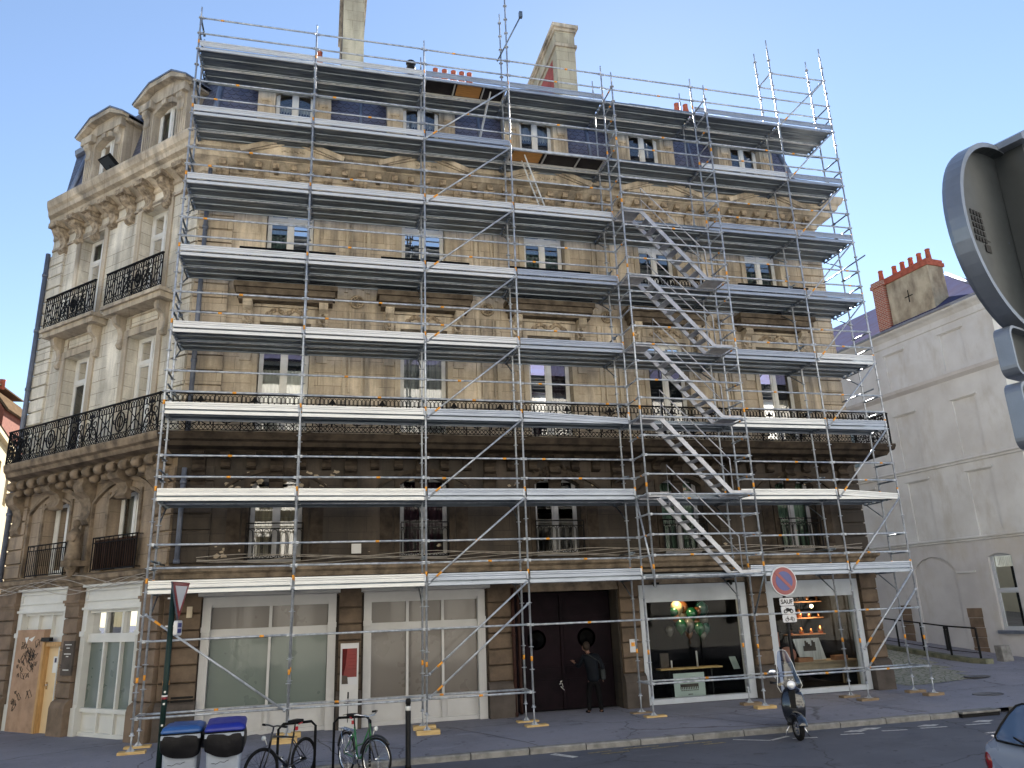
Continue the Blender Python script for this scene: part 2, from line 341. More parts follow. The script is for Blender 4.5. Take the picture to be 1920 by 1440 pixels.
def sweep(mb, prof, path, closed=False, mi=0, n0=(0, -1.4142)):
    """profile (outwards, z) swept along a 2D path with mitred corners; outwards = to the right of travel... sign -1 here"""
    L = len(path); vs = []; K = len(prof)
    for i in range(L):
        p = Vector(path[i]); a = Vector(path[i-1]) if (closed or i) else None; b = Vector(path[(i+1) % L]) if (closed or i < L-1) else None
        n1 = n2 = None
        if a is not None: t = (p-a).normalized(); n1 = Vector((t.y, -t.x))
        if b is not None: t = (b-p).normalized(); n2 = Vector((t.y, -t.x))
        if n1 is None: nn = n2
        elif n2 is None: nn = n1
        else: nn = (n1+n2)/(1+n1.dot(n2))
        if n0 and (p-Vector(PE)).length < 1e-6: nn = Vector(n0)
        for o, z in prof: vs.append((p.x+nn.x*o, p.y+nn.y*o, z))
    fs = []; ms = []
    for i in range(L if closed else L-1):
        j = (i+1) % L
        for k in range(K-1):
            fs.append((i*K+k, i*K+k+1, j*K+k+1, j*K+k))
    if not closed: fs += [tuple(range(K)), tuple(range((L-1)*K, L*K))]
    k0 = len(mb.f); mb.add(vs, fs, mi)
    return mb
FOOT = [PE, (.1, 1.8), (19.65, 1.8), (19.65, 15.0), (PE[0], 15.0)]   # counter-clockwise seen from above -> outward is right of travel
def arc_pts(u0, u1, z, rise, n=10):
    R = ((u1-u0)**2/4+rise*rise)/(2*rise); cz = z+rise-R; uc = (u0+u1)/2; a = math.asin((u1-u0)/2/R)
    return [(uc+R*sin(-a+2*a*i/n), cz+R*cos(-a+2*a*i/n)) for i in range(n+1)]
def wall(mb, F, u0, u1, z0, z1, holes, depth=.3, mi=0, o=0.):
    us = sorted({u0, u1, *[h[0] for h in holes], *[h[1] for h in holes]}); zs = sorted({z0, z1, *[h[2] for h in holes], *[h[3] for h in holes]})
    for a, b in zip(us, us[1:]):
        for c, d in zip(zs, zs[1:]):
            um, zm = (a+b)/2, (c+d)/2
            if any(h[0] < um < h[1] and h[2] < zm < h[3] for h in holes): continue
            mb.quad([(a, o, c), (b, o, c), (b, o, d), (a, o, d)], F, mi)
    for h in holes:
        a, b, c, d = h[:4]; dp = h[5] if len(h) > 5 else depth; rise = h[4] if len(h) > 4 else 0
        for q in ([(a, o, c), (a, o-dp, c), (a, o-dp, d), (a, o, d)], [(b, o, c), (b, o-dp, c), (b, o-dp, d), (b, o, d)],
                  [(a, o, c), (b, o, c), (b, o-dp, c), (a, o-dp, c)], [(a, o, d), (b, o, d), (b, o-dp, d), (a, o-dp, d)]): mb.quad(q, F, mi)
        if rise:
            ap = arc_pts(a, b, d-rise, rise)
            for (p, q), (r, s2) in zip(ap, ap[1:]):
                mb.quad([(p, o, q), (r, o, s2), (r, o, d), (p, o, d)], F, mi)
                mb.quad([(p, o, q), (r, o, s2), (r, o-dp, s2), (p, o-dp, q)], F, mi)
def surround(mb, F, a, b, z0, z1, w=.16, t=.05, o=0., rise=0, mi=0):
    mb.box((a-w, o, z0), (a, o+t, z1), F, mi); mb.box((b, o, z0), (b+w, o+t, z1), F, mi)
    if rise:
        i = arc_pts(a, b, z1-rise, rise); e = arc_pts(a-w, b+w, z1-rise, rise+w*.9)
        for k in range(len(i)-1):
            pts = [(i[k][0], o, i[k][1]), (i[k+1][0], o, i[k+1][1]), (e[k+1][0], o, e[k+1][1]), (e[k][0], o, e[k][1])]
            mb.poly(pts, (0, t+.002, 0), F, mi)
    else: mb.box((a-w, o, z1), (b+w, o+t, z1+w), F, mi)
def window(parent, F, a, b, z0, z1, o=-.25, zt=None, leaves=2, mid=None, curt=None, mat='white', glassm='glass', name='window', low=None, lab=None):
    """casement: frame mesh > one pane mesh, one curtain mesh"""
    m = MB(); fw = .065; g = MB(); cm = MB()
    m.box((a, o, z0), (a+fw, o+.07, z1), F); m.box((b-fw, o, z0), (b, o+.07, z1), F)
    m.box((a+fw, o, z1-fw), (b-fw, o+.07, z1), F); m.box((a+fw, o, z0), (b-fw, o+.07, z0+.09), F)
    W = (b-a-2*fw)/leaves
    for i in range(1, leaves): u = a+fw+W*i; m.box((u-.05, o+.002, z0+.09), (u+.05, o+.085, z1-fw), F)
    if zt:
        for i in range(leaves):
            u = a+fw+W*i; m.box((u+(.05 if i else 0), o+.004, zt-.045), (u+W-(.05 if i < leaves-1 else 0), o+.078, zt+.045), F)
    spans = []
    for i in range(leaves):
        u = a+fw+W*i+(.05 if i else 0); u2 = a+fw+W*(i+1)-(.05 if i < leaves-1 else 0)
        for (c, d) in (((z0+.09, zt-.045), (zt+.045, z1-fw)) if zt else ((z0+.09, z1-fw),)):
            s = .045
            m.box((u, o+.01, c), (u+s, o+.06, d), F); m.box((u2-s, o+.01, c), (u2, o+.06, d), F)
            m.box((u+s, o+.01, c), (u2-s, o+.06, c+s), F); m.box((u+s, o+.01, d-s), (u2-s, o+.06, d), F)
            g.quad([(u+s, o+.03, c+s), (u2-s, o+.03, c+s), (u2-s, o+.03, d-s), (u+s, o+.03, d-s)], F); spans.append((u, u2, c, d))
    w = m.build(name, mat, parent)
    if lab: w['label'] = lab
    g.build('pane', glassm, w)
    if curt:
        mt, f0, f1 = curt; cz0, cz1 = z0+(z1-z0)*f0, z0+(z1-z0)*f1; n = 24; A, B = a+fw, b-fw
        for i in range(n):
            p, q = A+(B-A)*i/n, A+(B-A)*(i+1)/n; oo = o-.10
            cm.quad([(p, oo-.02*(i % 2), cz0), (q, oo-.02*((i+1) % 2), cz0), (q, oo-.02*((i+1) % 2), cz1), (p, oo-.02*(i % 2), cz1)], F)
        cm.build('curtain', mt, w)
    return w
def scroll(cx, cz, r, turns, a0, sgn=1, n=16):
    return [(cx+r*(1-.85*i/n)*cos(a0+sgn*turns*2*pi*i/n), cz+r*(1-.85*i/n)*sin(a0+sgn*turns*2*pi*i/n)) for i in range(n+1)]
def railpanel(mb, F, a, b, z0, z1, o, kind=0):
    """one wrought-iron panel between a and b"""
    h = z1-z0; mb.box((a, o-.012, z0), (a+.025, o+.012, z1), F)
    zb = z0+h*.17; zc = z1-h*.2
    for z in (z0+.02, zb, zc): mb.box((a+.025, o-.008, z-.008), (b, o+.008, z+.008), F)
    w = b-a; P = lambda pts, r=.011: mb.path([(u, o, z) for u, z in pts], r*1.3, 4, T=F, cap=False)
    k = max(3, round(w/.11))
    for i in range(k):                       # lattice band below, arches above
        u0, u1 = a+w*i/k, a+w*(i+1)/k
        P([(u0, z0+.03), (u1, zb)], .007); P([(u1, z0+.03), (u0, zb)], .007)
        P([(u0+.012, zc), (u0+.012, z1-.06), ((u0+u1)/2, z1-.025), (u1-.012, z1-.06), (u1-.012, zc)], .008)
    c = (a+b)/2; zm = (zb+zc)/2; R = (zc-zb)*.27
    if kind == 0:
        for sg in (-1, 1):
            P(scroll(c+sg*w*.24, zm+R*.7, R, 1.4, pi/2, sg)); P(scroll(c+sg*w*.24, zm-R*.85, R*.9, 1.4, -pi/2, -sg))
            P([(c, zb), (c+sg*w*.1, zm), (c, zc)], .012)
        P(scroll(c, zm, R*.55, 1, 0)); mb.poly([(c-w*.16, o-.006, zc), (c+w*.16, o-.006, zc), (c, o-.006, z1-.03)], (0, .012, 0), F); P([(c+w*.42*cos(t*pi/8), zb+(zc-zb)*.62*sin(t*pi/8)) for t in range(9)], .014)
    elif kind == 1:
        P([(c+w*.3*cos(t*pi/8), zm+(zc-zb)*.44*sin(t*pi/8)) for t in range(17)], .014)
        P([(c+w*.16*cos(t*pi/6), zm+(zc-zb)*.26*sin(t*pi/6)) for t in range(13)], .012)
        for sg in (-1, 1): P(scroll(c+sg*w*.38, zm, R*.5, 1.2, 0, sg)); P([(c, zb), (c, zc)], .012)
    else:
        for i in range(1, 4): P([(a+w*i/4, zb), (a+w*i/4, zc)], .011)
        P([(a, zb), (b, zc)], .009); P([(b, zb), (a, zc)], .009)
def railing(F, a, b, z0, z1, o, parent, pw=.62, name='railing', pattern=(2, 0, 1, 0)):
    mb = MB(); n = max(1, round((b-a)/pw)); w = (b-a)/n
    for i in range(n): railpanel(mb, F, a+w*i, a+w*(i+1), z0, z1, o, pattern[i % len(pattern)])
    mb.box((a, o-.03, z1-.002), (b, o+.03, z1+.035), F); mb.box((b-.025, o-.012, z0), (b, o+.012, z1-.002), F)
    return mb.build(name, 'iron', parent)
def barrail(F, a, b, z0, z1, o, parent, name='railing', wood=False, arch=False):
    mb = MB(); mb.box((a, o-.02, z1), (b, o+.02, z1+.03), F); mb.box((a, o-.012, z0+.04), (b, o+.012, z0+.07), F); mb.box((a, o-.012, z1-.13), (b, o+.012, z1-.105), F)
    n = max(4, round((b-a)/(.19 if arch else .095)))
    for i in range(n+1):
        u = a+(b-a)*i/n
        mb.tube((u, o, z0+.07), (u, o, z1-.13 if (arch or i % 2) else z1), .011, 5, T=F)
        if arch and i < n:
            w = (b-a)/n; mb.path([(u+w*.5+w*.36*cos(t*pi/6), o, z1-.22+.08*sin(t*pi/6)) for t in range(7)], .009, 4, T=F); mb.path([(u+w*.5+w*.36*cos(t*pi/6), o, z0+.16-.08*sin(t*pi/6)) for t in range(7)], .009, 4, T=F)
            for sg in (-.36, .36): mb.tube((u+w*(.5+sg), o, z0+.16), (u+w*(.5+sg), o, z1-.22), .009, 4, T=F)
    for u in (a, b):                                     # returns to the wall
        mb.box((u-.012, o-.012, z0), (u+.012, o+.012, z1), F)
        if o > .1: mb.tube((u, o, z1+.015), (u, .02, z1+.015), .013, 5, T=F); mb.tube((u, o, z0+.06), (u, .02, z0+.06), .013, 5, T=F)
    r = mb.build(name, 'iron', parent)
    return r
def console(mb, F, u, z0, z1, w, p, mi=0, o=0.):
    """S-shaped bracket under a slab: w wide, p deep at the top"""
    h = z1-z0; prof = [(0, z0), (p*.28, z0+h*.03), (p*.42, z0+h*.12), (p*.30, z0+h*.24), (p*.26, z0+h*.42), (p*.42, z0+h*.6), (p*.86, z0+h*.72), (p, z0+h*.86), (p*.92, z0+h*.95), (p*.98, z1), (0, z1)]
    mb.poly([(u-w/2, o+a, z) for a, z in prof], (w, 0, 0), F, mi)
def text_mesh(mb, txt, size, T, mi=0, bold=.012, wscale=1.0):
    cu = bpy.data.curves.new('t', 'FONT'); cu.body = txt; cu.size = size; cu.align_x = 'CENTER'; cu.align_y = 'CENTER'; cu.offset = bold*size; cu.extrude = .002
    ob = bpy.data.objects.new('t', cu); COL.objects.link(ob); dg = bpy.context.evaluated_depsgraph_get(); me = bpy.data.meshes.new_from_object(ob.evaluated_get(dg))
    mb.add([T(v.co.x*wscale, v.co.z, v.co.y) for v in me.vertices], [tuple(p.vertices) for p in me.polygons], mi)
    bpy.data.objects.remove(ob); bpy.data.curves.remove(cu)
def sstep(x): x = max(0., min(1., x)); return x*x*(3-2*x)
def GZ(x, y):
    z = -.28+.03*sstep((y+2.6)/1.6)+.03*sstep((y+2.5)/4)
    z += .07*(1-sstep((x-1)/6))*(1-sstep((y-.9)/.8))*sstep((y+2.5)/2.5)
    z += .22*sstep((x+.5*y-20.5)/7)
    if y > 5 and x > 19: z += .095*(y-5)
    return z

# ------------------------------------------------------------------ ground
def grid(mb, xs, ys, zf):
    k = len(mb.v)
    vs = [(x, y, zf(x, y)) for y in ys for x in xs]; n = len(xs)
    mb.add(vs, [(j*n+i, j*n+i+1, (j+1)*n+i+1, (j+1)*n+i) for j in range(len(ys)-1) for i in range(n-1)], 0, True)
def fr(a, b, st): n = max(1, round((b-a)/st)); return [a+(b-a)*i/n for i in range(n+1)]
KX = [(-30, -14), (-2.2, -9.5), (.6, -8.0), (1.9, -6.6), (2.5, -4.6), (2.75, -3.3), (3.3, -2.55), (4.2, -2.42), (19.5, -2.45), (60, -2.6)]
def kerb_y(x):
    for (a, c), (b, d) in zip(KX, KX[1:]):
        if a <= x <= b: return c+(d-c)*(x-a)/(b-a)
    return KX[-1][1]
mb = MB(); NK = 40; xs = fr(-30, 0, 3)[:-1]+fr(0, 4.2, .15)[:-1]+fr(4.2, 34, .6)+[60]
rows = []
for j in range(NK+1):
    t = (j/NK)**1.6
    rows.append([(x, kerb_y(x)+.14+(46-kerb_y(x))*t) for x in xs])
vs = [(x, y, GZ(x, y)) for r in rows for x, y in r]; n = len(xs)
mb.add(vs, [(j*n+i, j*n+i+1, (j+1)*n+i+1, (j+1)*n+i) for j in range(NK) for i in range(n-1)], 0, True)
pv = struct(mb.build('pavement', 'pavement'))
mb = MB(); grid(mb, fr(-60, 90, 5), fr(-60, -5, 5)[:-1]+fr(-5, -1.7, .4)+[-1.5, .5], lambda x, y: -.385+.05*max(0, min(1, (-y-2.5)/5)) if y < -1.6 else -.46)
road = struct(mb.build('road', 'road'))
mb = MB(); mb.quad([(-700, -700, -.62), (700, -700, -.62), (700, 700, -.62), (-700, 700, -.62)]); struct(mb.build('ground', 'road'))
mb = MB()                                                 # granite kerb stones with joints
pts = []
for (a, c), (b, d) in zip(KX[1:], KX[2:]):
    L = math.hypot(b-a, d-c); k = max(1, round(L/1.15))
    pts += [(a+(b-a)*i/k, c+(d-c)*i/k) for i in range(k)]
for i, (p, q) in enumerate(zip(pts, pts[1:])):
    P, Q = Vector((*p, 0)), Vector((*q, 0)); t = (Q-P).normalized(); nn = Vector((t.y, -t.x, 0)); g = .012
    if 17.9 < p[0] < 18.9: continue                       # storm drain mouth
    dz = random.uniform(-.006, .006); z0, z1 = -.5, GZ(p[0], p[1]+.2)+.006+dz
    A, B = P+t*g, Q-t*g
    for lo, hi, oo in ((z0, z1-.025, 0), (z1-.025, z1, .02)):
        vsx = [A-nn*.15, B-nn*.15, B+nn*(.02-oo), A+nn*(.02-oo)]
        v2 = [A-nn*.15, B-nn*.15, B+nn*(.02 if oo == 0 else -.004), A+nn*(.02 if oo == 0 else -.004)]
        if oo: vsx = [A-nn*.15, B-nn*.15, B+nn*.02, A+nn*.02]
        mb.add([(v.x, v.y, lo) for v in vsx]+[(v.x, v.y, hi) for v in v2], [(0, 1, 2, 3), (4, 5, 6, 7), (0, 1, 5, 4), (1, 2, 6, 5), (2, 3, 7, 6), (3, 0, 4, 7)])
kb = struct(mb.build('kerb', 'granite'))
struct(MB().box((17.92, -2.56, -.46), (18.98, -2.3, -.305)).build('storm_drain', 'black')); struct(MB().box((17.92, -2.60, -.303), (18.98, -2.28, -.255)).build('kerb', 'granite', bevel=.01))
mb = MB(); RZ = -.379
def strip(mb, pts, w, z=RZ):
    for a, b in zip(pts, pts[1:]):
        A, B = Vector((*a, 0)), Vector((*b, 0)); t = (B-A).normalized(); q = Vector((-t.y, t.x, 0))*w/2
        mb.quad([(p.x, p.y, z+.05*max(0, min(1, (-p.y-2.5)/5))+.001) for p in (A-q, B-q, B+q, A+q)])
strip(mb, [(8.15, -2.6), (8.45, -3.15)], .16); strip(mb, [(12.0, -2.75), (12.6, -3.2), (13.2, -2.9)], .09)
for a, b in (((13.1, -3.2), (13.6, -3.32)), ((14.2, -3.25), (14.7, -3.34)), ((15.2, -3.26), (15.75, -3.36)), ((16.1, -3.33), (16.7, -3.42)), ((17.2, -3.42), (17.8, -3.46)), ((18.5, -3.45), (19.1, -3.5))): strip(mb, [a, b], .09)
for c in ((14.75, -3.0), (15.2, -2.88), (16.5, -3.1), (17.9, -3.15)): mb.quad([(c[0]-.3, c[1], RZ+.005), (c[0]+.05, c[1]-.12, RZ+.005), (c[0]+.32, c[1]+.02, RZ+.005), (c[0], c[1]+.12, RZ+.005)])
struct(mb.build('road_marking', 'paint'))
mb = MB()
for a, b in (((8.8, -2.85), (9.3, -2.8)), ((9.0, -3.05), (9.6, -3.0)), ((9.6, -2.7), (10.35, -2.72)), ((10.1, -2.95), (10.7, -2.9)), ((10.9, -2.75), (11.5, -2.78)), ((11.2, -3.0), (11.7, -2.98))): strip(mb, [a, b], .06)
struct(mb.build('road_marking', 'yellowpaint'))
mb = MB()                                                 # joints of the pavement slabs of asphalt, manhole cover
for a, b in (((6.6, .9), (8.0, -2.2)), ((11.9, 0.4), (13.3, -2.2)), ((13.5, 1.0), (14.6, -.3)), ((3.6, .5), (4.2, -2.2)), ((16.6, .6), (17.4, -2.2))):
    for i in range(8):
        p = [a[0]+(b[0]-a[0])*i/8+.03*sin(i*2.1), a[1]+(b[1]-a[1])*i/8]; q = [a[0]+(b[0]-a[0])*(i+1)/8+.03*sin(i*2.1+2.1), a[1]+(b[1]-a[1])*(i+1)/8]
        t = Vector((q[0]-p[0], q[1]-p[1])).normalized()*.011
        mb.quad([(x, y, GZ(x, y)+.006) for x, y in ((p[0]+t.y, p[1]-t.x), (q[0]+t.y, q[1]-t.x), (q[0]-t.y, q[1]+t.x), (p[0]-t.y, p[1]+t.x))])
struct(mb.build('pavement_joint', 'black'))
def disc(name, x, y, rx, ry, mat, lab, cat, dz=.008):
    m = MB(); z0 = max(GZ(x+a, y+b) for a in (-rx, 0, rx) for b in (-ry, 0, ry))
    m.lathe([(1, 0), (1, .012), (.9, .016), (.9, .012), (.02, .014)], n=24); m.xform(Matrix.Translation((x, y, z0-.004)) @ Matrix.Diagonal((rx, ry, 1, 1)))
    return tag(m.build(name, mat), lab, cat)
disc('manhole_cover', 20.75, -.5, .42, .3, 'manhole', 'round dark manhole cover in the pavement right of the scaffold', 'manhole cover')
disc('manhole_cover', 22.9, 2.0, .4, .3, 'manhole', 'small manhole cover near the end of the stone ramp', 'manhole cover')
mb = MB()
for i in range(10):
    for j in range(10):
        x0, y0 = 20.4+i*.52, 1.9+j*1.1
        if x0+.5 > 23.6+.42*(y0-2.3): continue
        mb.quad([(x, y, GZ(x, y)+.012) for x, y in ((x0, y0), (x0+.52, y0), (x0+.52, y0+1.1), (x0, y0+1.1))])
struct(mb.build('cobbled_lane', 'cobble'))

# ------------------------------------------------------------------ the apartment building
B = thing('apartment_building', 'ornate limestone corner building with slate mansard roof standing behind the scaffold', 'building', (0.1, 1.8, -.25))
WC = [2.5, 6.25, 9.93, 13.66, 17.4]; CC = [2.0, 5.08]
SH = [(.95, 4.05, -.25, 3.3, 0, .32), (4.72, 7.8, -.25, 3.3, 0, .32), (8.55, 11.45, -.4, 2.78, 0, .55), (12.1, 15.35, -.4, 2.8, 0, .25), (16.0, 19.05, -.4, 2.8, 0, .25)]
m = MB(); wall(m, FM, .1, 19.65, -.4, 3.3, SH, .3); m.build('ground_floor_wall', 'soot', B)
h1 = [(c-.65, c+.65, 3.7, 5.85, .22) for c in WC]; h2 = [(c-.66, c+.66, 6.8, 10.0) for c in WC]; h3 = [(c-.64, c+.64, 10.97, 13.75) for c in WC]
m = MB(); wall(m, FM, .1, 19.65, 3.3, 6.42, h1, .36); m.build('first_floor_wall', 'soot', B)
m = MB(); wall(m, FM, .1, 19.65, 6.42, 14.4, h2+h3, .34); m.build('upper_wall', 'stone', B)
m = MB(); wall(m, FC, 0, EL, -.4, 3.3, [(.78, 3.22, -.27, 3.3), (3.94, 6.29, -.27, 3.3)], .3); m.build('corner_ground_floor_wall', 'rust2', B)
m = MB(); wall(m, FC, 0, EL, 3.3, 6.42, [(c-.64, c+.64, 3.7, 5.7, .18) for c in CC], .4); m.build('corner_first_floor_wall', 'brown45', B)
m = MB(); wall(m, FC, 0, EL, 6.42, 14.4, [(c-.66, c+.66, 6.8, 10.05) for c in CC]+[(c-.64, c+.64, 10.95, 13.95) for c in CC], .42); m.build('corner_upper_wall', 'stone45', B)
m = MB(); wall(m, FS, 0, 13.2, -.4, 14.4, [], .3)
m.quad([(19.65, 15, -.4), (PE[0], 15, -.4), (PE[0], 15, 15.3), (19.65, 15, 15.3)]); m.quad([(PE[0], 15, -.4), (PE[0], PE[1], -.4), (PE[0], PE[1], 15.3), (PE[0], 15, 15.3)])
m.build('side_and_rear_wall', 'stone', B)
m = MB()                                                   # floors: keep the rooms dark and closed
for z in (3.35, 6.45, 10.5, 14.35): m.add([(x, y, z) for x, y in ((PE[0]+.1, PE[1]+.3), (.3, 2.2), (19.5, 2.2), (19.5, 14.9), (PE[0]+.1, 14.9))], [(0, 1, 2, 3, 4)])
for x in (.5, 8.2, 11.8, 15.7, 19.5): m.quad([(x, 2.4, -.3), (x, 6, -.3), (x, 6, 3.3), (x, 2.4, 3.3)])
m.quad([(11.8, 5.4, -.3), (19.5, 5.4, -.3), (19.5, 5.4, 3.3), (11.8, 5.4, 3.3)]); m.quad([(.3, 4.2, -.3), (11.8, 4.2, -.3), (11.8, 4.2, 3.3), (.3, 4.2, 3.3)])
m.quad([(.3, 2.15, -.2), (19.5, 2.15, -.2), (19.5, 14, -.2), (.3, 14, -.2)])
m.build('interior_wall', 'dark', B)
CORN = [(0, 14.38), (.06, 14.40), (.06, 14.52), (.12, 14.56), (.34, 14.68), (.40, 14.70), (.42, 14.86), (.56, 14.90), (.60, 15.02), (.68, 15.08), (.74, 15.22), (.74, 15.30), (.60, 15.31), (-.3, 15.36)]
m = MB(); sweep(m, CORN, FOOT, True); m.build('cornice', 'trim', B)
m = MB(); sweep(m, [(0, 14.0), (.05, 14.0), (.05, 14.08), (0, 14.1)], FOOT, True); sweep(m, [(0, 6.80), (.05, 6.80), (.05, 7.0), (0, 7.05)], FOOT, True); m.build('string_course', 'trim', B)
SLP = [PE, (.1, 1.8), (19.65, 1.8), (19.65, 2.7)]
m = MB(); sweep(m, [(0, 6.30), (.30, 6.34), (.42, 6.42), (.70, 6.46), (.76, 6.56), (.86, 6.6), (.90, 6.72), (.90, 6.78), (0, 6.80)], SLP)
for f in range(8): m.mi[f] = 1
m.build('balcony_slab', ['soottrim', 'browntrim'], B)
m = MB(); sweep(m, [(0, 3.32), (.10, 3.34), (.14, 3.44), (.22, 3.5), (.24, 3.6), (0, 3.66)], [PE, (.1, 1.8), (19.65, 1.8), (19.65, 3)]); m.build('string_course', 'browntrim', B)
m = MB(); sweep(m, [(-.05, 15.35), (-.10, 15.5), (-.66, 18.15)], FOOT, True)
for f in range(len(m.f)): m.mi[f] = 1 if f < 2 else 0
m.build('mansard_roof', ['slate', 'slate45'], B)
m = MB(); sweep(m, [(-.64, 18.1), (-.52, 18.12), (-.46, 18.24), (-.54, 18.36), (-.75, 18.4), (-5.5, 19.9)], FOOT, True); m.build('roof', 'zinc', B)
# mansard hips in zinc
for (x, y), (dx, dy) in (((.1, 1.8), (.24, .72*1.02)), ((19.65, 1.8), (-.72, .72)), (PE, (.72, .2))):
    m = MB(); m.tube((x+dx*.13, y+dy*.13, 15.5), (x+dx*.92, y+dy*.92, 18.15), .09, 6); m.build('roof_hip', 'zinc', B)
for x in (4.38, 8.1, 11.8, 15.5): m = MB(); m.tube((x, 1.88, 15.5), (x, 2.46, 18.15), .06, 6); m.build('roof_hip', 'zinc', B)
# consoles below the balcony, modillions and brackets below the cornice
m = MB(); m2 = MB()
def rowu(a, b, st): n = round((b-a)/st); return [a+(b-a)*i/n for i in range(n+1)]
for i, u in enumerate(rowu(.62, 19.1, .62)):
    big = i % 3 == 0
    if any(abs(u-c) < .2 and not big for c in WC): continue
    m = MB(); console(m, FM, u, 5.88 if big else 6.0, 6.38, .30 if big else .22, .62 if big else .45)
    if big: console(m, FM, u, 5.35, 5.885, .34, .24)
    m.build('balcony_console', 'soottrim', B)
for i, u in enumerate(rowu(.35, EL-.75, .52)):
    for k, (p, zz) in enumerate(((.30, 5.98), (.52, 6.12))): m2.lathe([(.09, -.13), (.13, -.06), (.13, .06), (.09, .13)], (0, 0, 0), 'x', 10, M=Matrix.Translation(FC(u, p, zz+.1)) @ Matrix.Rotation(radians(135), 4, 'Z'))
    m2.box((u-.13, 0, 6.15), (u+.13, .55, 6.34), FC); m2.build('balcony_console', 'browntrim', B); m2 = MB()
for u, a, b, p in [(u, 4.9, 6.1, .42) for u in (.45, 3.55, EL-.45)]+[(u, 5.45, 6.15, .46) for u in CC]:
    m = MB(); console(m, FC, u, a, b, .42, p); m.build('balcony_console', 'browntrim', B)
for i, u in enumerate(rowu(.62, 19.15, .47)):
    k = i % 4; m = MB()
    m.box((u-.085, .10, 14.50), (u+.085, .36, 14.66), FM)
    m.box((u-.06, .10, 14.44), (u+.06, .22, 14.5), FM)
    if k == 0: console(m, FM, u, 13.86, 14.52, .34, .30); m.lathe([(.06, -.17), (.11, -.14), (.11, .14), (.06, .17)], FM(u, .16, 14.05), 'x', 10)
    if k == 2: console(m, FM, u, 13.95, 14.5, .26, .22)
    m.build('cornice_bracket', 'carved', B)
for i, u in enumerate(rowu(.55, EL-.75, .82)):
    m = MB(); console(m, FC, u, 13.72 if i % 2 else 13.85, 14.62, .30, .40); m.box((u-.22, .05, 14.52), (u+.22, .5, 14.68), FC)
    m.build('cornice_bracket', 'carved', B)
m = MB()                                                   # garlands of the frieze, festoons above the second floor windows, rosettes
for c in WC:
    for k in range(26):
        a = k/25*2-1; m.ball(FM(c+a*.62, .05, 13.98+.10*abs(a)+.035*sin(k*1.9)), .045+.02*(k % 3), 5, 4)
    m.box((c-.12, .05, 13.86), (c+.12, .12, 14.2), FM); m.build('garland', 'carved', B); m = MB()
    for k in range(30):
        a = k/29*2-1; m.ball(FM(c+a*.5, .05, 10.3-.07*cos(a*pi*2)+.02*sin(k*2.3)), .04+.016*(k % 3), 5, 4)
    m.build('festoon', 'carved', B)
    for sg in (-1, 1):
        m = MB()
        for k in range(16): m.ball(FM(c+sg*.98+.035*sin(k*2.2), .10, 9.35+k*.07), .05+.015*(k % 3), 5, 4)
        m.ball(FM(c+sg*.98, .12, 9.25), .08, 6, 5); m.build('hanging_ornament', 'carved', B)
for a, b in zip(WC, WC[1:]):
    m = MB(); u = (a+b)/2; q = Vector(FM(u, .06, 10.72)); m.torus(q, .17, .035, 'y', 18, 6); m.ball(q, .05, 6, 5)
    for k in range(8): m.ball((q.x+.10*cos(k*pi/4), q.y, q.z+.10*sin(k*pi/4)), .036, 5, 4)
    m.build('rosette', 'carved', B)
m = MB(); q0 = Vector(FM(9.93, .10, 6.02))                   # carved mask over the middle first floor window
m.ball(q0, .14, 12, 9, sc=(.9, .8, 1.25))
for k in range(24):
    a = pi*k/23; sg = 1 if k % 2 else -1
    m.ball((q0.x+sg*(.16+.022*k), q0.y+.04, q0.z+.16*sin(k*.9)-.008*k), .065-.001*k, 6, 5)
m.build('carved_mask', 'soottrim', B)
m = MB()                                                   # pilaster strips between the windows with stepped bases, frames, string mouldings
for a, b in zip(WC, WC[1:]):
    u = (a+b)/2
    for z0, z1 in ((8.0, 10.4), (11.0, 13.8)):
        for sg in (-1, 1): m.box((u+sg*.30-.05, 0, z0), (u+sg*.30+.05, .05, z1), FM)
        for sg in (-1, 1): m.box((u+sg*.17-.02, 0, z0+.1), (u+sg*.17+.02, .045, z1), FM)
    m.box((u-.40, 0, 7.72), (u+.40, .09, 7.82), FM); m.box((u-.28, 0, 7.82), (u+.28, .07, 7.92), FM); m.box((u-.18, 0, 7.92), (u+.18, .06, 8.0), FM)
    for zz in (13.8,): m.box((u-.42, 0, zz), (u+.42, .07, zz+.16), FM)
    for sg in (-1, 1): m.ball(FM(u+sg*.3, .1, 7.78), .07, 7, 5)
    m.build('wall_strip', 'trim', B); m = MB()
for c in WC:
    m = MB(); surround(m, FM, c-.66, c+.66, 6.8, 10.0, .14, .05); surround(m, FM, c-.64, c+.64, 10.97, 13.75, .16, .05)
    m.box((c-.75, 0, 10.16), (c+.75, .035, 10.42), FM); m.box((c-.82, 0, 10.43), (c+.82, .08, 10.5), FM)
    for sg in (-1, 1):
        m.box((c+sg*.98-.14, 0, 8.9), (c+sg*.98+.14, .04, 10.35), FM)
        console(m, FM, c+sg*.98, 9.9, 10.52, .24, .36)
    m.build('window_surround', 'trim', B); m = MB()
    m.box((c-1.22, 0, 10.505), (c+1.22, .34, 10.66), FM); m.box((c-1.28, 0, 10.66), (c+1.28, .42, 10.82), FM); m.box((c-1.34, 0, 10.82), (c+1.34, .50, 10.96), FM)
    m.build('balconet_slab', 'darktrim', B)
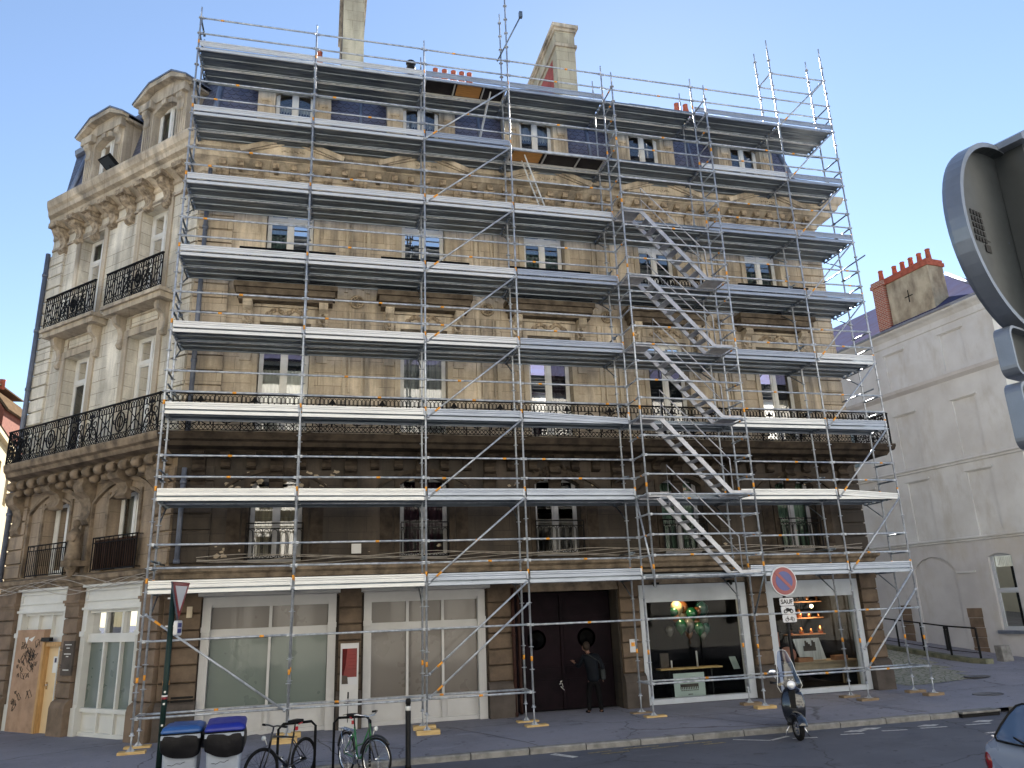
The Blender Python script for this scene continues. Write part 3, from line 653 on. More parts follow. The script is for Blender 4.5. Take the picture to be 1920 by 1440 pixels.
for c in CC:
    m = MB(); surround(m, FC, c-.66, c+.66, 6.8, 10.05, .20, .05); surround(m, FC, c-.64, c+.64, 10.95, 13.95, .18, .05)
    m.box((c-.62, 0, 10.30), (c+.62, .03, 10.34), FC); m.box((c-.62, 0, 10.6), (c+.62, .03, 10.64), FC)
    for sg in (-1, 1): m.box((c+sg*.62-.02, 0, 10.3), (c+sg*.62+.02, .031, 10.64), FC); console(m, FC, c+sg*.95, 9.75, 10.72, .2, .34)
    m.box((c-1.28, 0, 10.68), (c+1.28, .46, 10.84), FC); m.box((c-1.34, 0, 10.84), (c+1.34, .54, 10.94), FC)
    m.build('window_surround', 'trim', B)
# rusticated quoins
def quoins(F, u0, u1, zs, mat, o=.07):
    m = MB()
    for a, b in zip(zs, zs[1:]): m.poly([(u0, 0, a+.02), (u0, o, a+.035), (u0, o, b-.02), (u0, 0, b-.005)], (u1-u0, 0, 0), F)
    m.build('quoin', mat, B)
zq = [6.95+.405*i for i in range(18)]; zl = [3.68+.40*i for i in range(7)]
for F, u0, u1, ma, mb_ in ((FM, .12, .98, 'stone', 'soot'), (FM, 18.85, 19.65, 'stone', 'soot'), (FC, 0, .62, 'stone45', 'brown45'), (FC, EL-.85, EL, 'stone45', 'brown45'), (FS, 0, .8, 'stone', 'soot')):
    quoins(F, u0, u1, zq, ma); quoins(F, u0, u1, zl, mb_)
# ground floor pilasters
def pilaster(F, u0, u1, mat, z0=-.27, base='plinth'):
    m = MB(); zz = [.62+.385*i for i in range(7)]
    for a, b in zip(zz, zz[1:]): m.poly([(u0, 0, a+.012), (u0, .10, a+.012), (u0, .135, a+.04), (u0, .135, b-.03), (u0, .10, b-.004), (u0, 0, b-.004)], (u1-u0, 0, 0), F)
    m.box((u0-.05, 0, 2.93), (u1+.05, .2, 3.0), F); m.box((u0-.03, 0, 2.86), (u1+.03, .16, 2.93), F); m.box((u0, 0, 3.0), (u1, .14, 3.32), F)
    m.build('pilaster', mat, B)
    m = MB(); m.poly([(u0-.03, 0, z0), (u0-.03, .24, z0), (u0-.03, .24, .42), (u0-.03, .20, .55), (u0-.03, .10, .62), (u0-.03, 0, .62)], (u1-u0+.06, 0, 0), F); m.build('pilaster_base', base, B)
for u0, u1 in ((.12, .92), (4.12, 4.66), (7.86, 8.5), (11.5, 12.05), (15.42, 15.95), (19.1, 19.64)): pilaster(FM, u0, u1, 'rust1')
for u0, u1 in ((.03, .72), (3.28, 3.88), (6.35, EL)): pilaster(FC, u0, u1, 'rust2', base='rust2')
m = MB(); m.box((8.5, 0, 2.78), (11.5, .08, 2.92), FM); m.box((8.5, 0, 2.92), (11.5, .13, 3.2), FM); m.box((8.5, 0, 3.2), (11.5, .2, 3.3), FM); m.build('door_lintel', 'browntrim', B)
# windows
cur = [('curtteal', 0, .72), ('curtteal', 0, .68), ('curtteal', 0, .70), ('curtwhite', 0, .6), ('curtteal', 0, .66)]
for i, c in enumerate(WC):
    window(B, FM, c-.62, c+.62, 10.98, 13.75, -.30, 13.2, curt=cur[i], glassm='skyglass')
    lo = [('blindwhite', .0, .62), ('curtwhite', 0, 1), ('curtplum', 0, 1), ('curtplum', .0, .4), ('curtcream', .1, .5)][i]
    window(B, FM, c-.64, c+.64, 6.82, 10.0, -.30, 9.3, curt=lo)
    lo = [('curtcream', 0, .9), ('curtplum', 0, 1), None, ('curtgreen', 0, .95), ('curtgreen', 0, .95)][i]
    window(B, FM, c-.63, c+.63, 3.72, 5.85, -.32, 5.4, curt=lo, mat='shadedframe', glassm='glass' if i == 0 else 'dimglass')
    m = MB(); surround(m, FM, c-.65, c+.65, 3.68, 5.85, .14, .05, rise=.22)
    e = arc_pts(c-1.25, c+1.25, 5.5, .45); e2 = arc_pts(c-1.32, c+1.32, 5.5, .56)
    for k in range(len(e)-1): m.poly([(e[k][0], 0, e[k][1]), (e[k+1][0], 0, e[k+1][1]), (e2[k+1][0], 0, e2[k+1][1]), (e2[k][0], 0, e2[k][1])], (0, .07, 0), FM)
    for sg in (-1, 1): m.box((c+sg*1.0-.16, 0, 3.9), (c+sg*1.0+.16, .02, 5.4), FM)
    m.build('window_surround', 'soottrim', B)
    railing(FM, c-1.26, c+1.26, 11.0, 11.93, .46, B, .42, pattern=(0, 1, 0))
    if i != 1: barrail(FM, c-.68, c+.68, 3.72, 4.62, .12, B, arch=True)
    else: barrail(FM, c-.62, c+.62, 3.72, 4.62, .05, B, arch=True)
for i, c in enumerate(CC):
    window(B, FC, c-.62, c+.62, 10.96, 13.95, -.38, 13.2, curt=('curtgreen', 0, 1))
    window(B, FC, c-.64, c+.64, 6.82, 10.05, -.38, 9.3, curt=('curtcream' if i == 0 else 'curtwhite', 0, 1) if i == 0 else None)
    window(B, FC, c-.62, c+.62, 3.72, 5.7, -.36, None, curt=('curtwhite' if i == 0 else 'curtgreen', 0, 1))
    m = MB(); surround(m, FC, c-.64, c+.64, 3.68, 5.7, .10, .05, rise=.18)
    e = arc_pts(c-1.3, c+1.3, 5.45, .5); e2 = arc_pts(c-1.38, c+1.38, 5.45, .62)
    for k in range(len(e)-1): m.poly([(e[k][0], 0, e[k][1]), (e[k+1][0], 0, e[k+1][1]), (e2[k+1][0], 0, e2[k+1][1]), (e2[k][0], 0, e2[k][1])], (0, .09, 0), FC)
    for sg in (-1, 1): m.box((c+sg*1.34-.04, 0, 3.7), (c+sg*1.34+.04, .09, 5.45), FC)
    m.build('window_surround', 'browntrim', B)
    railing(FC, c-1.28, c+1.28, 11.0, 11.93, .47, B, .43, pattern=(2, 0, 1, 0, 2))
    barrail(FC, c-.92, c+.92, 3.66, 4.5, .18, B)
m = MB()
for k in range(22): m.box((CC[0]-.88+k*.08, .13, 3.7), (CC[0]-.82+k*.08, .155, 4.46), FC)
m.build('reed_screen', plain('brown_reed', (.05, .028, .02), .9, 0, .5, 12, stretch=(1, 1, .05)), B)
# long balcony railing
railing(FM, -.30, 20.45, 6.80, 7.72, .84, B, .62, 'balcony_railing', (2, 0, 1, 0, 2))
railing(FC, -.30, EL-.86, 6.80, 7.72, .84, B, .62, 'balcony_railing', (0, 2, 1, 2, 0))
railing(Fr(20.47, .96, 0, 1, 1, 0), 0, 1.6, 6.80, 7.72, 0, B, .5, 'balcony_railing')
railing(Fr(PE[0]+.03, PE[1]-1.19, 0, 1, -1, 0), 0, 1.15, 6.80, 7.72, 0, B, .5, 'balcony_railing')
# dormers
def dormer(F, c, mat, o=.02, curt=None):
    m = MB(); dp = 1.3; z0 = 15.3
    for sg in (-1, 1):
        x0, x1 = sorted((c+sg*.56, c+sg*1.04)); m.box((x0, o-dp, z0), (x1, o, 17.64), F)
        for k in range(4): m.box((x0+.07+k*.10, o, z0), (x0+.11+k*.10, o+.02, 17.6), F)
        console(m, F, c+sg*.82, 16.9, 17.45, .26, .16, o=o); m.box((x0-.06, o, 17.45), (x1+.06, o+.18, 17.70), F)
    ap = arc_pts(c-.56, c+.56, 17.28, .2)
    for (p, q), (r, s) in zip(ap, ap[1:]): m.poly([(p, o-.4, q), (r, o-.4, s), (r, o-.4, 17.64), (p, o-.4, 17.64)], (0, .4, 0), F)
    m.box((c-.1, o, 17.42), (c+.1, o+.08, 17.58), F)
    prof = [(-1.22, 17.64), (1.22, 17.64), (1.22, 17.72), (.50, 18.08), (-.50, 18.08), (-1.22, 17.72)]
    m.poly([(c+a, o-dp, z) for a, z in prof], (0, dp+.05, 0), F)
    m.poly([(c+a, o+.05, z) for a, z in ((-1.25, 17.70), (-.52, 18.06), (.52, 18.06), (1.25, 17.70), (1.28, 17.80), (.54, 18.22), (-.54, 18.22), (-1.28, 17.80))], (0, .22, 0), F)
    d = m.build('dormer', mat, B)
    m = MB(); m.poly([(c+a, o-dp-.3, z) for a, z in ((-1.30, 17.77), (-.54, 18.225), (.54, 18.225), (1.30, 17.77), (1.30, 17.82), (.55, 18.28), (-.55, 18.28), (-1.30, 17.82))], (0, dp+.6, 0), F); m.build('dormer_roof', 'zinc', d)
    window(d, F, c-.55, c+.55, 15.4, 17.5, o-.3, None, curt=curt, lab=None)
for i, c in enumerate(WC): dormer(FM, c-.05, 'trim', curt=[('blindwhite', .1, .8), ('curtwhite', .3, .8), ('curtwhite', .5, 1), None, None][i])
for c in CC: dormer(FC, c+.08, 'trim', curt=('curtgreen', 0, 1))
# gabled pediments on the cornice
for c in WC:
    m = MB(); m.poly([(c+a, .30, z) for a, z in ((-1.15, 14.72), (0, 15.16), (1.15, 14.72))], (0, .40, 0), FM)
    for sg in (-1, 1):
        m.poly([(c+sg*1.36, .70, 14.66), (c, .70, 15.20), (c, .70, 15.34), (c+sg*1.42, .70, 14.80)], (0, .12, 0), FM); m.poly([(c+sg*1.1, .69, 14.74), (c, .69, 15.10), (c, .69, 15.16), (c+sg*1.15, .69, 14.78)], (0, .07, 0), FM)
    for k in range(9): m.ball(FM(c-.28+k*.07, .71, 14.84+.03*(k % 2)), .035, 5, 4)
    m.build('pediment', 'trim', B)
# chimneys
def chimney(x0, x1, y0, y1, z0, z1, lab, side):
    m = MB(); m.box((x0, y0, z0), (x1, y1, z1)); c = m.build('chimney', 'chimstone', B); c['label'] = lab
    m = MB(); m.box((x0-.07, y0-.07, z1-.95), (x1+.07, y1+.07, z1-.83)); m.box((x0-.06, y0-.06, z1-.22), (x1+.06, y1+.06, z1-.1)); m.box((x0-.14, y0-.14, z1-.1), (x1+.14, y1+.14, z1+.06)); m.build('chimney_cap', 'trim', c)
    m = MB(); m.box((x0-.012, y0+.5, z0), (x0+.01, y1-.4, z1-1.2)); m.build('side_panel', side, c)
    for k in range(3):
        m = MB(); m.lathe([(.15, 0), (.17, .05), (.13, .1), (.12, .42), (.15, .46), (.09, .46)], ((x0+x1)/2, y0+.5+k*.9, z1+.06), n=12); m.build('chimney_pot', 'potred', c)
chimney(11.88, 12.66, 5.0, 9.0, 19, 24.25, 'tall stone chimney with a pink red side panel', 'brickpink')
chimney(3.8, 4.55, 5.0, 9.0, 19, 25.4, 'tall stone chimney cut off by the top of the picture', 'plinth')
m = MB()
for x, z in ((7.3, 22.0), (7.65, 22.0), (8.0, 22.0), (8.32, 22.0), (8.62, 22.0), (3.0, 22.05), (17.35, 21.9), (17.75, 21.9)):
    m = MB(); m.lathe([(.13, -.55), (.13, -.3), (.10, -.1), (.10, .0), (.11, .03), (.07, .03)], (x, 6.0, z+.25), n=10)
    m.build('chimney_pot', 'potred', B)
for a, b, c in ((7.0, 8.9, 21.45), (2.7, 3.3, 21.5), (17.0, 18.1, 21.35)): m = MB(); m.box((a, 5.7, 19.3), (b, 6.4, c)); m.build('chimney_stack', 'chimstone', B)
m = MB(); m.lathe([(.13, -1.6), (.13, -.1), (.17, -.08), (.17, .0), (.12, .02), (.12, .15), (.19, .17), (.17, .24)], (6.36, 6.0, 22.2), n=12); m.build('chimney_cowl', 'black', B)
# downpipes
def pipe(x, y, segs, r=.055):
    for z0, z1, mat in segs:
        m = MB(); m.tube((x, y, z0), (x, y, z1), r, 10); z = z0
        while z < z1: m.tube((x, y, z), (x, y, min(z1, z+.09)), r*1.28, 10); z += 1.9
        m.build('downpipe', mat, B)
pipe(.30, 1.62, [(6.85, 14.4, 'pipe'), (3.7, 6.0, 'pipe'), (1.0, 3.3, 'rustpipe'), (-.2, 1.0, 'palepipe')], .062)
pipe(8.5, 1.6, [(-.2, 2.9, 'redpipe')], .045); pipe(19.78, 2.0, [(-.1, 3.0, 'redpipe'), (3.7, 6.3, 'palepipe')], .06)
pipe(PE[0]-.07, PE[1]-.12, [(3.6, 13.9, 'pipe')], .07)
# flaked plaster patches on the dark storey
m = MB(); rs = random.Random(3)
def blob(u, o, z, r, F=FM):
    n = 9; m = MB(); m.poly([(u+r*rs.uniform(.5, 1.25)*cos(2*pi*k/n), o, z+r*.6*rs.uniform(.4, 1.2)*sin(2*pi*k/n)) for k in range(n)], (0, .004, 0), F); m.build('peeled_patch', 'peel', B)
for k in range(26): blob(rs.uniform(.6, 4.6), .004, rs.uniform(5.45, 5.98), rs.uniform(.03, .13))
for k in range(10): blob(rs.uniform(.9, 1.9), .075 if False else .004, rs.uniform(3.8, 4.1), rs.uniform(.02, .12))
for k in range(40): blob(rs.uniform(4.8, 18.8), .004, rs.choice((rs.uniform(3.75, 4.3), rs.uniform(5.3, 5.9))), rs.uniform(.02, .09))
# cables along the string course
m = MB()
for s in range(5):
    m.path([FM(u/4, .20+.03*s+.02*sin(u*.9+s), 3.70+.06*sin(u*.35+s*1.3)+.03*s) for u in range(3, 78)], .008, 4)
for s in range(4):
    m.path([FC(u/4, .27+.02*s, 3.30+.16*sin(u*.33+s*1.1)+.05*s) for u in range(0, 31)], .009, 4)
m.build('cable', 'palepipe', B)
m = MB(); m.box((4.38, .02, 3.86), (4.62, .12, 4.1), FM); m.build('junction_box', 'shopgrey', B)
m = MB(); m.box((.62, .1, 2.45), (.74, .2, 2.7), FM); m.build('alarm_box', 'curtcream', B)
m = MB()
for k in range(9): m.box((.42, .136, .12+k*.07), (.9, .15, .17+k*.07), FM)
m.build('vent_grille', 'black', B)
# statue of a robed figure on a bracket
m = MB(); c = FC(3.5, .34, 3.98)
m.lathe([(.20, 0), (.19, .1), (.15, .35), (.14, .55), (.165, .68), (.10, .80), (.055, .84), (.085, .9), (.095, .97), (.07, 1.04), (.001, 1.07)], c, n=14)
for sg in (-1, 1): q = Vector(c); m.path([q+Vector((sg*.12*-D, sg*.12*D, .70)), q+Vector((sg*.13*-D-.08, sg*.13*D-.08, .50)), q+Vector((-.12, -.12, .55))], .04, 6)
m.build('statue', 'browntrim', B)
m = MB(); m.lathe([(.02, -.42), (.08, -.38), (.10, -.3), (.17, -.16), (.24, -.1), (.26, -.02), (.26, 0)], c, n=12); m.box((3.26, 0, 3.84), (3.74, .5, 3.98), FC); m.build('statue_bracket', 'browntrim', B)
# ------------------------------------------------------------------ shopfronts
def shop(F, a, b, mat, film, cols, name='shopfront', zlow=.42, ztop=2.66, awn=True, botpan=True):
    m = MB(); z0 = -.25; o = -.02
    for x0, x1 in ((a, a+.19), (b-.19, b)):
        m.box((x0, -.3, z0), (x1, o+.06, 2.72), F)
        for k in range(3): m.box((x0+.03+k*.05, o+.06, .5), (x0+.055+k*.05, o+.08, 2.2), F)
        m.box((x0-.01, o+.02, z0), (x1+.01, o+.10, .42), F); m.box((x0-.01, o+.02, 2.1), (x1+.01, o+.1, 2.22), F)
    A, Bb = a+.19, b-.19
    m.box((a, -.3, 2.72), (b, o+.06, 2.90), F); 
    if awn: m.poly([(a-.08, 0, 2.90), (a-.08, .36, 2.92), (a-.08, .36, 3.02), (a-.08, .02, 3.30), (a-.08, 0, 3.30)], (b-a+.16, 0, 0), F)
    else:
        m.box((a, -.2, 2.90), (b, o+.05, 3.30), F); m.box((a+.12, o+.05, 2.95), (b-.1, o+.085, 2.99), F); m.box((a+.12, o+.05, 3.2), (b-.1, o+.085, 3.24), F); m.box((a+.12, o+.05, 2.99), (a+.16, o+.08, 3.2), F); m.box((b-.14, o+.05, 2.99), (b-.1, o+.08, 3.2), F); m.box((a-.02, o, 3.30), (b+.02, o+.14, 3.36), F); m.box((a-.02, o, 2.74), (b+.02, o+.10, 2.80), F)
    m.box((A, -.22, 1.95), (Bb, o-.02, 2.16), F); m.box((A, -.22, zlow-.1), (Bb, o-.02, zlow), F); m.box((A, -.22, z0), (Bb, o-.02, z0+.12), F)
    m.box((A, -.22, ztop), (Bb, o-.02, 2.72), F)
    W = (Bb-A)/cols; g = MB(); g2 = MB(); pn = MB()
    for i in range(cols+1):
        u = A+W*i; 
        if 0 < i < cols: m.box((u-.035, -.21, z0+.12), (u+.035, o-.025, zlow-.1), F); m.box((u-.03, -.21, zlow), (u+.03, o-.03, 1.95), F); m.box((u-.035, -.21, 2.16), (u+.035, o-.03, ztop), F)
        if i < cols:
            pn.box((u, -.16, z0+.12), (u+W, -.12, zlow-.1), F); pn.box((u+.1, -.12, z0+.18), (u+W-.1, -.10, zlow-.16), F)
            g.quad([(u+.01, -.14, zlow), (u+W-.01, -.14, zlow), (u+W-.01, -.14, 1.95), (u+.01, -.14, 1.95)], F)
            g2.quad([(u+.01, -.14, 2.16), (u+W-.01, -.14, 2.16), (u+W-.01, -.14, ztop), (u+.01, -.14, ztop)], F)
    s = m.build(name, mat, B); pn.build('panel', mat, s); g.build('pane', film[0], s); g2.build('transom_pane', film[1], s)
    return s
shop(FM, .95, 4.05, 'shopgrey', ('frost', 'frostbrown'), 2)['label'] = 'grey white shopfront with frosted green grey panes'
shop(FM, 4.72, 7.8, 'shopgrey', ('frostbrown', 'frostbrown'), 3)['label'] = 'grey white shopfront with frosted brown grey panes'
shop(FC, .78, 3.22, 'shopwhite', ('frost', 'glass'), 3, awn=False)['label'] = 'white shopfront with three frosted blue green panes'
shop(FC, 3.94, 6.29, 'shopwhite', ('frost', 'shopwhite'), 3, awn=False)['label'] = 'white shopfront boarded up with chipboard beside a pale yellow door'
m = MB(); m.box((4.76, -.1, -.25), (6.04, .12, 2.3), FC)
cb = m.build('boarding', 'chip', B)
m = MB(); rs = random.Random(5)
for k in range(34):
    u, z = rs.uniform(4.98, 5.85), rs.choice((rs.uniform(1.0, 2.1), rs.uniform(1.3, 1.9), rs.uniform(.3, 1.2))); s = rs.uniform(.04, .13); a = rs.uniform(0, 6)
    m.path([(u+s*sin(a+t*1.3)*(1+.4*sin(t*2.1+k)), .123, z+s*cos(a*1.7+t*1.7)) for t in range(8)], .006, 4, T=FC)
m.build('graffiti', 'black', cb)
m = MB(); m.poly([(5.29, .122, 2.0), (5.16, .122, 2.14), (5.44, .122, 2.06)], (0, .003, 0), FC); m.poly([(5.54, .122, 1.95), (5.46, .122, 2.12), (5.64, .122, 2.1)], (0, .003, 0), FC); m.build('torn_paper', 'white', cb)
m = MB(); m.box((3.96, -.02, -.25), (4.04, .06, 1.95), FC); m.box((4.66, -.02, -.25), (4.76, .13, 1.98), FC); m.box((3.96, -.02, 1.87), (4.74, .1, 1.98), FC); m.build('door_frame', 'pine', B)
m = MB(); m.box((4.04, -.08, -.22), (4.66, -.02, 1.87), FC); yd = m.build('yellow_door', 'palewood', B)
m = MB(); m.box((4.52, -.02, .82), (4.6, -.005, 1.0), FC); m.tube((4.56, -.005, .93), (4.56, .05, .93), .012, 6, T=FC); m.tube((4.56, .05, .93), (4.47, .05, .93), .012, 6, T=FC); m.build('handle', 'chrome', yd)
m = MB(); m.box((4.2, -.02, 1.22), (4.4, -.012, 1.62), FC); m.box((4.25, -.012, 1.47), (4.34, -.009, 1.58), FC, 1); m.build('notice', ['white', M['slatepurple']], yd)
m = MB(); m.box((4.34, .1, 2.0), (4.72, .2, 2.1), FC); m.build('door_lamp', 'black', B)
m = MB(); m.box((3.22, .14, 1.18), (3.68, .19, 2.0), FC, 0)
for k, (z, w) in enumerate(((1.9, .28), (1.82, .14), (1.68, .3), (1.62, .1), (1.3, .26))): m.box((3.45-w/2, .19, z), (3.45+w/2, .193, z+.022), FC, 1)
m.build('name_plate', ['plinth', 'shopwhite'], B)
# glazed shops on the right
def gshop(a, b):
    m = MB(); z0 = -.2
    m.box((a, -.2, z0), (a+.2, .04, 2.4), FM); m.box((b-.2, -.2, z0), (b, .04, 2.4), FM); m.box((a, -.2, 2.4), (b, .045, 2.86), FM); m.box((a+.2, -.2, z0), (b-.2, .04, z0+.13), FM)
    s = m.build('shopfront', 'bluewhite', B); g = MB(); g.quad([(a+.2, -.1, z0+.13), (b-.2, -.1, z0+.13), (b-.2, -.1, 2.4), (a+.2, -.1, 2.4)], FM); g.build('pane', 'shopglass', s)
    return s
gshop(12.1, 15.35)['label'] = 'pale shopfront with balloons behind the glass'; gshop(16.0, 19.05)['label'] = 'pale shopfront with a laid table behind the glass'
m = MB()
for x in (12.6, 14.9, 16.6): m = MB(); m.box((x-.1, .06, 2.86), (x+.06, .2, 2.92), FM); m.tube(FM(x-.1, .2, 2.88), FM(x-.1, .28, 2.82), .04, 8); m.build('spotlight', 'black', B)
m = MB(); m.box((12.1, 0, 2.88), (19.05, .06, 3.05), FM); m.box((12.1, 0, 3.05), (19.05, .1, 3.12), FM); m.box((12.1, 0, 3.2), (19.05, .16, 3.28), FM); m.build('string_course', 'browntrim', B)
# carriage door
m = MB(); DO = -.5
m.box((8.6, DO-.1, -.25), (11.42, DO, 2.75), FM)
for a, b in ((8.72, 9.94), (10.06, 11.3)):
    for z0, z1 in ((-.1, .55), (.68, .86), (2.0, 2.14), (2.25, 2.6)):
        m.box((a, DO, z0), (b, DO+.03, z1), FM); m.box((a+.09, DO+.03, z0+.04), (b-.09, DO+.045, z1-.04), FM)
    m.box((a, DO, 1.0), (b, DO+.02, 1.9), FM)
m.box((9.96, DO, -.2), (10.04, DO+.06, 2.7), FM); m.box((8.6, DO, 1.94), (11.42, DO+.07, 2.0), FM)
dd = m.build('carriage_door', 'door', B)
for k, u in enumerate((9.3, 10.7)):
    m = MB(); m.lathe([(.26, 0), (.28, .02), (.24, .03), (.2, .01)], FM(u, DO+.02, 1.55), 'y', 20); m.lathe([(.2, -.002), (.001, -.001)], FM(u, DO+.025, 1.55), 'y', 20, 1); m.build('round_window', ['door', 'black'], dd)
m = MB(); rs = random.Random(2)
m.path([(9.88+.05*sin(t*2.2)+.012*t, DO+.062, .48-.035*t+.06*(t % 2)) for t in range(7)], .008, 4, T=FM); m.build('graffiti', 'white', dd)
m = MB(); m.path([FM(8.52+.2, -.1, -.2+z*.3) for z in range(11)], .045, 8); m.build('downpipe', 'redpipe', B)

# ------------------------------------------------------------------ the scaffold
XS = [0, 3.034, 6.041, 8.519, 11.482, 14.488, 17.51, 19.527]; YO, YI, YT = 0., .72, -.73
S = thing('scaffolding', 'grey tubular steel scaffold with eight decks standing on wooden blocks before the stone building', 'scaffolding', (9.7, .36, -.2))
zk = lambda k: .5*k+.5
FOOTZ = [-.12, -.08, -.14, -.20, -.20, -.17, -.18, -.17]
def standard(x, y, z0, z1, k0, tape=True, foot=True, zf=-.15):
    m = MB(); m.tube((x, y, z0), (x, y, z1-.35), .0245, 10); m.tube((x, y, z1-.35), (x, y, z1), .019, 8)
    k = k0
    while zk(k) < z1-.3:
        z = zk(k); m.lathe([(.026, -.012), (.062, -.006), (.062, .006), (.026, .012)], (x, y, z), n=10)
        k += 1
    for k in range(1, 36, 4):
        z = zk(k)+.18
        if z0 < z < z1-.4 and tape: m.tube((x, y, z), (x, y, z+.11), .0262, 10, 1)
    if foot:
        m.tube((x, y, zf), (x, y, z0+.05), .0175, 8); m.lathe([(.05, 0), (.055, .015), (.03, .03), (.03, .06)], (x, y, z0-.05), n=10)
        for a in range(4): m.poly([(x+.075*cos(a*pi/2), y+.075*sin(a*pi/2), zf+.008), (x, y, zf+.008), (x, y, zf+.10)], (.004*sin(a*pi/2), .004*cos(a*pi/2), 0))
        m.box((x-.08, y-.08, zf), (x+.08, y+.08, zf+.008))
    m.build('standard', [M['galv'], M['tape']], S)
tops_o = [18.35, 18.3, 18.3, 21.3, 18.3, 18.3, 20.3, 20.3]; tops_i = [17.9, 18.0, 18.3, 20.35, 18.3, 18.3, 20.35, 20.35]
for i, x in enumerate(XS):
    zf = FOOTZ[i]+.01
    standard(x, YO, .22, tops_o[i], 0, zf=zf); standard(x, YI, .22, tops_i[i], 0, zf=zf)
for x in XS[4:6]: standard(x, YT, 2.75, 17.5, 5, foot=False)
rq = random.Random(23)
def rail(name, a, b, r=.0242, orange=None, mat='galv'):
    A, Bv = Vector(a)+Vector((0, 0, rq.uniform(-.009, .009))), Vector(b)+Vector((0, 0, rq.uniform(-.009, .009))); t = (Bv-A).normalized(); m = MB(); m.tube(A+t*.05, Bv-t*.05, r, 8)
    for p, s in ((A, 1), (Bv, -1)):                        # wedge heads
        q = p+t*s*.055; m.box((q.x-.03, q.y-.022, q.z-.03), (q.x+.03, q.y+.022, q.z+.03))
    if orange is not None: c = A+(Bv-A)*orange; m.tube(c-t*.045, c+t*.045, r+.002, 8, 1)
    m.build(name, [M[mat], M['tape']], S)
rr = random.Random(11); og = lambda: rr.choice((.18, .35, .5, .5, .62, .8, None, None))
for i in range(7):
    a, b = XS[i], XS[i+1]
    for L in range(1, 9):
        k = 4*L+1; z = zk(k); tower = i == 4
        rail('ledger', (a, YO, z), (b, YO, z), orange=og() if rr.random() < .4 else None)
        rail('inner_ledger', (a, YI, z), (b, YI, z))
        if not (tower and L < 7):
            rail('guard_rail', (a, YO, z+1), (b, YO, z+1), orange=og())
            rail('middle_rail', (a, YO, z+.5), (b, YO, z+.5), orange=og())
    rail('ledger', (a, YO, zk(3)), (b, YO, zk(3)), orange=og())
    if i not in (3,):
        rail('ledger', (a, YO, zk(0)), (b, YO, zk(0)), orange=og()); rail('inner_ledger', (a, YI, zk(0)), (b, YI, zk(0)), orange=og())
for i, x in enumerate(XS):
    for L in range(1, 9): rail('transom', (x, YO, zk(4*L+1)), (x, YI, zk(4*L+1)), .022)
    if i in (0, 7, 3, 4): rail('transom', (x, YO, zk(0)), (x, YI, zk(0)))
for x in (XS[0], XS[7]):
    for L in range(1, 9):
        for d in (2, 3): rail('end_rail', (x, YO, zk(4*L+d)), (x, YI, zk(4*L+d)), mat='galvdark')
for L, yy in ((1, 1.5), (2, 1.5), (3, 1.2), (4, 1.75), (5, 1.75), (6, 1.75)):       # ties to the wall
    for x in (XS[0], XS[2], XS[4], XS[6]):
        z = zk(4*L+3) - .35; m = MB(); m.tube((x+.06, -.05 if x == 0 else .5, z), (x+.06, yy, z), .022, 8); m.box((x+.0, YI-.04, z-.04), (x+.1, YI+.04, z+.04)); m.build('wall_tie', 'galvdark', S)
for k in (12.4, 8.3, 5.1): m = MB(); m.tube((XS[7]+.05, -.35 if k > 9 else .3, k), (XS[7]+.05, 1.75, k-.02), .022, 8); m.build('wall_tie', 'galvdark', S)
# extra bays above the top deck
rail('guard_rail', (XS[6], YO, 19), (XS[7], YO, 19)); rail('guard_rail', (XS[6], YI, 19), (XS[7], YI, 19)); rail('transom', (XS[6], YO, 19), (XS[6], YI, 19)); rail('transom', (XS[7], YO, 19), (XS[7], YI, 19))
m = MB(); m.tube((XS[3]+.45, -.12, 19.6), (XS[3]-.12, YI, 18.55), .023, 8); m.box((XS[3]+.4, -.17, 19.55), (XS[3]+.5, -.07, 19.75)); m.build('loose_tube', 'galvdark', S)
# stair tower: front rails and returns at every half metre
for k in range(5, 29):
    if k > 5: rail('tower_rail', (XS[4], YT, zk(k)), (XS[5], YT, zk(k)), orange=og() if rr.random() < .3 else None)
for k in range(6, 34):
    for x in XS[4:6]: rail('tower_transom', (x, YT, zk(k)), (x, YO, zk(k)), .022, orange=.35 if rr.random() < .45 else None)
m = MB(); m.tube((XS[4], -.03, 4.95), (XS[4]+.0, YT+.03, 3.02), .024, 8); m.build('diagonal_brace', 'galv', S)
m = MB(); m.tube((XS[5], -.03, 2.0), (XS[5], YT+.03, 2.98), .022, 8); m.build('diagonal_brace', 'galvdark', S)
rail('ledger', (XS[4], YT, 3), (XS[5], YT, 3))
def deckprof(y0, n, w=.345):                               # cross-section of n steel planks with ribs below
    p = []; z1 = .055
    for i in range(n):
        a = y0+i*w; b = a+w-.008
        p.append([(a, z1), (a, -.035), (a+.03, -.035), (a+.035, -.01), (a+.09, .002), (a+.10, -.006), (a+.13, -.006), (a+.14, .002), (a+.20, .002), (a+.21, -.006), (a+.24, -.006), (a+.25, .002), (b-.04, -.01), (b-.03, -.035), (b, -.035), (b, z1)])
    return p
def deck(i, z, y0, n, name='deck'):
    a, b = XS[i]+.045, XS[i+1]-.045; m = MB()
    for pr in deckprof(y0, n):
        K = len(pr); vs = [(x, y, z+q) for x in (a, b) for y, q in pr]
        m.add(vs, [(k, (k+1) % K, (k+1) % K+K, k+K) for k in range(K)], 0); m.add(vs, [tuple(range(K)), tuple(range(K, 2*K))], 0)
        for x in (a, b):                                   # end hooks
            y = (pr[0][0]+pr[-1][0])/2
            for d in (-.1, .1): m.box((x-.03, y+d-.02, z-.06), (x+.03, y+d+.02, z+.04))
    m.build(name, 'galvdark', S)
